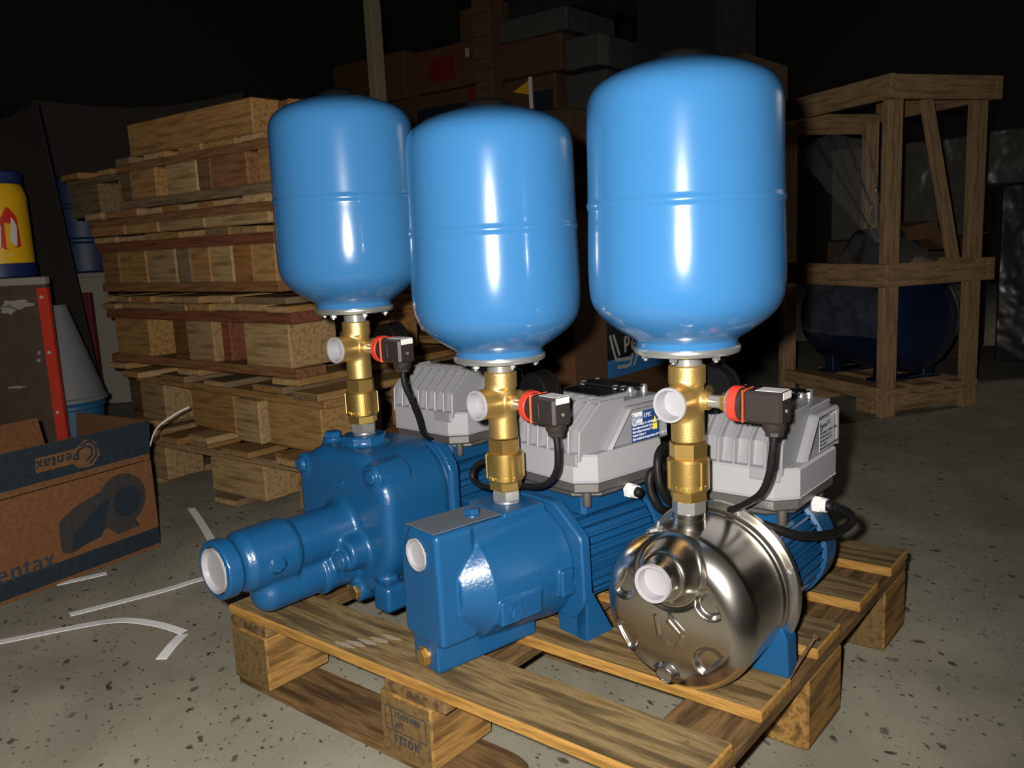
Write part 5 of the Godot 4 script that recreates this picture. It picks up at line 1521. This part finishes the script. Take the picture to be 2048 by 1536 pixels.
# ------------------------------------------------------------------ goods piled far back in the dark
func back_pile() -> void:
	var B := func(called: String, label: String, cat: String, x0: float, x1: float, y0: float, y1: float, b: float, dep: float, m: Material, group := "cartons piled at the back") -> Node3D:
		var t := thing(called, label, cat, Vector3((x0 + x1) / 2, y0, -b - dep / 2), 0.0, group)
		put("body", MB.new().box(Vector3(0, (y1 - y0) / 2, 0), Vector3(x1 - x0 - 0.006, y1 - y0 - 0.004, dep), 0.008).mesh(), m, t)
		return t
	var tape := func(t: Node3D, y: float, w: float, z: float) -> void:
		put("tape", MB.new().box(Vector3(0, y, z), Vector3(w, 0.02, 0.002)).mesh(), M["card_dark"], t)
	var z := 0.0
	# lowest tier
	B.call("back_carton", "big brown carton on the floor at the far left of the back pile", "carton", -3.75, -2.95, 0.0, 1.2, 3.42, 0.7, M["card_brown"])
	B.call("back_carton", "big brown carton on the floor in the middle of the back pile", "carton", -2.93, -2.2, 0.0, 1.2, 3.42, 0.7, M["card_dark"])
	B.call("back_carton", "big brown carton on the floor at the right of the back pile", "carton", -2.18, -1.35, 0.0, 1.2, 3.42, 0.7, M["card_brown"])
	# second tier
	B.call("back_carton", "brown carton of the second tier behind the wooden pole", "carton", -3.72, -2.95, 1.2, 1.66, 3.42, 0.6, M["card_dark"])
	var b4: Node3D = B.call("back_carton", "brown carton with a dark blue printed panel behind the middle tank", "carton", -2.93, -2.36, 1.2, 1.66, 3.42, 0.6, M["card_brown"])
	put("blue_panel", MB.new().box(Vector3(-0.03, 0.24, 0.301), Vector3(0.42, 0.26, 0.002)).mesh(), M["card_print"], b4)
	put("blue_panel_window", MB.new().box(Vector3(0.0, 0.24, 0.3025), Vector3(0.16, 0.1, 0.002)).mesh(), M["card_dark"], b4)
	put("red_corner", MB.new().extrude(poly([[0.2, 0.44], [0.28, 0.44], [0.28, 0.38], [0.2, 0.3]]), 0.3, 0.302).mesh(), M["card_red"], b4)
	var b5: Node3D = B.call("back_carton", "brown carton with a yellow corner mark and white straps behind the middle tank", "carton", -2.34, -1.72, 1.2, 1.63, 3.36, 0.6, M["card_brown"])
	put("strap", MB.new().box(Vector3(0.13, 0.215, 0.302), Vector3(0.025, 0.425, 0.003)).mesh(), M["strap_white"], b5)
	put("strap", MB.new().box(Vector3(-0.22, 0.38, 0.302), Vector3(0.03, 0.09, 0.003)).mesh(), M["strap_white"], b5)
	put("yellow_corner", MB.new().extrude(poly([[0.0, 0.36], [0.12, 0.41], [0.12, 0.33]]), 0.3, 0.302).mesh(), M["drum_yellow"], b5)
	put("blue_panel", MB.new().box(Vector3(0.22, 0.24, 0.301), Vector3(0.13, 0.2, 0.002)).mesh(), M["card_print"], b5)
	# third tier
	B.call("back_carton", "brown carton left of the wooden pole, top of the pile", "carton", -3.7, -3.3, 1.66, 1.97, 3.42, 0.5, M["card_brown"])
	B.call("back_carton", "narrow brown carton right of the wooden pole", "carton", -3.18, -2.98, 1.66, 1.97, 3.42, 0.5, M["card"])
	var b3: Node3D = B.call("back_carton", "brown carton with a red printed panel and pale straps high in the pile", "carton", -2.9, -2.35, 1.665, 1.93, 3.42, 0.45, M["card"])
	put("red_panel", MB.new().box(Vector3(-0.02, 0.13, 0.226), Vector3(0.22, 0.15, 0.002)).mesh(), M["card_red"], b3)
	for x in [-0.14, 0.14]:
		put("strap", MB.new().box(Vector3(x, 0.13, 0.227), Vector3(0.012, 0.255, 0.003)).mesh(), M["card_in"], b3)
	put("paper_tag", MB.new().box(Vector3(0.2, 0.19, 0.227), Vector3(0.03, 0.05, 0.002)).mesh(), M["label_grey"], b3)
	B.call("back_carton", "plain brown carton under the film-wrapped bundle at the back", "carton", -2.14, -1.67, 1.635, 1.84, 3.36, 0.5, M["card_brown"])
	B.call("wrapped_package", "film-wrapped shiny package beside the big tank, upper one", "package", -1.66, -1.42, 1.62, 1.79, 3.36, 0.4, M["wrap"], "film-wrapped packages at the back")
	B.call("wrapped_package", "film-wrapped shiny package beside the big tank, lower one", "package", -1.7, -1.42, 1.2, 1.61, 3.42, 0.4, M["wrap"], "film-wrapped packages at the back")
	B.call("wrapped_bundle", "long film-wrapped bundle high in the back pile", "bundle", -2.12, -1.63, 1.84, 1.97, 3.36, 0.5, M["wrap"], "film-wrapped packages at the back")
	B.call("back_carton", "dark carton on top of the red printed carton", "carton", -2.5, -2.16, 1.932, 2.12, 3.44, 0.4, M["card_brown"])
	B.call("wrapped_bundle", "dark film-wrapped bundle at the very top of the pile", "bundle", -2.08, -1.5, 1.97, 2.2, 3.4, 0.5, M["dark_wrap"], "film-wrapped packages at the back")
	B.call("wrapped_bundle", "dark film-wrapped bundle at top right above the big tank", "bundle", -1.4, -0.9, 1.62, 2.05, 3.7, 0.5, M["dark_wrap"], "film-wrapped packages at the back")
	B.call("back_carton", "big dark carton carrying the bundle behind the big tank", "carton", -1.32, -0.75, 0.0, 1.62, 3.7, 0.6, M["card_dark"])
	B.call("back_carton", "dark carton on the floor between tall carton and back pile", "carton", -1.72, -1.35, 0.0, 1.36, 2.95, 0.38, M["card_dark"])
	# upright poles
	var p := put("wooden_pole", MB.new().box(Vector3(0, 2.5, 0), Vector3(0.07, 5.0, 0.09), 0.004).mesh(), M["post_wood"], null, up_at(Vector3(-3.12, 0.0, -3.3)))
	tag(p, "pale upright wooden pole in front of the back pile", "pole")
	p = put("wooden_pole", MB.new().box(Vector3(0, 2.5, 0), Vector3(0.13, 5.0, 0.1), 0.004).mesh(), M["dark_wood"], null, up_at(Vector3(-2.12, 0.0, -3.25)))
	tag(p, "dark upright post right of the red printed carton", "pole")
	# wrapped loads behind the crate
	B.call("wrapped_load", "film-wrapped load behind the crate, seen between its posts", "load", -0.4, 0.27, 0.62, 1.1, 4.0, 0.6, M["wrap"], "film-wrapped loads behind the crate")
	B.call("load_carton", "dark carton under the film-wrapped load behind the crate", "carton", -0.42, 0.26, 0.0, 0.62, 4.0, 0.6, M["card_dark"], "film-wrapped loads behind the crate")
	B.call("wrapped_load", "tall film-wrapped load at the right edge behind the crate", "load", 0.4, 1.1, 0.0, 0.86, 4.05, 0.6, M["dark_wrap"], "film-wrapped loads behind the crate")
	B.call("wrapped_load", "pale film-wrapped load on top at the right edge", "load", 0.29, 0.9, 0.86, 1.12, 4.05, 0.6, M["wrap"], "film-wrapped loads behind the crate")
	# hanging hall lamp, out of frame on the right, whose light grazes the tanks
	var lamp := thing("hall_lamp", "hanging hall lamp far off to the right of the crate", "lamp", LAMP_AT)
	var glow := mat("lamp_glow", Color(1, 0.95, 0.85), 0.5)
	glow.emission_enabled = true
	glow.emission = Color(1, 0.95, 0.85)
	glow.emission_energy_multiplier = 3.0
	put("bulb", MB.new().lathe([Vector2(0, -0.11), Vector2(0.07, -0.09), Vector2(0.11, 0.0), Vector2(0.07, 0.09), Vector2(0, 0.11)], Transform3D(), 20, 60).mesh(), glow, lamp)
	put("cord", MB.new().tube([Vector3(0, 0.1, 0), Vector3(0, 3.35, 0)], 0.01, 8).mesh(), M["black_plastic"], lamp)
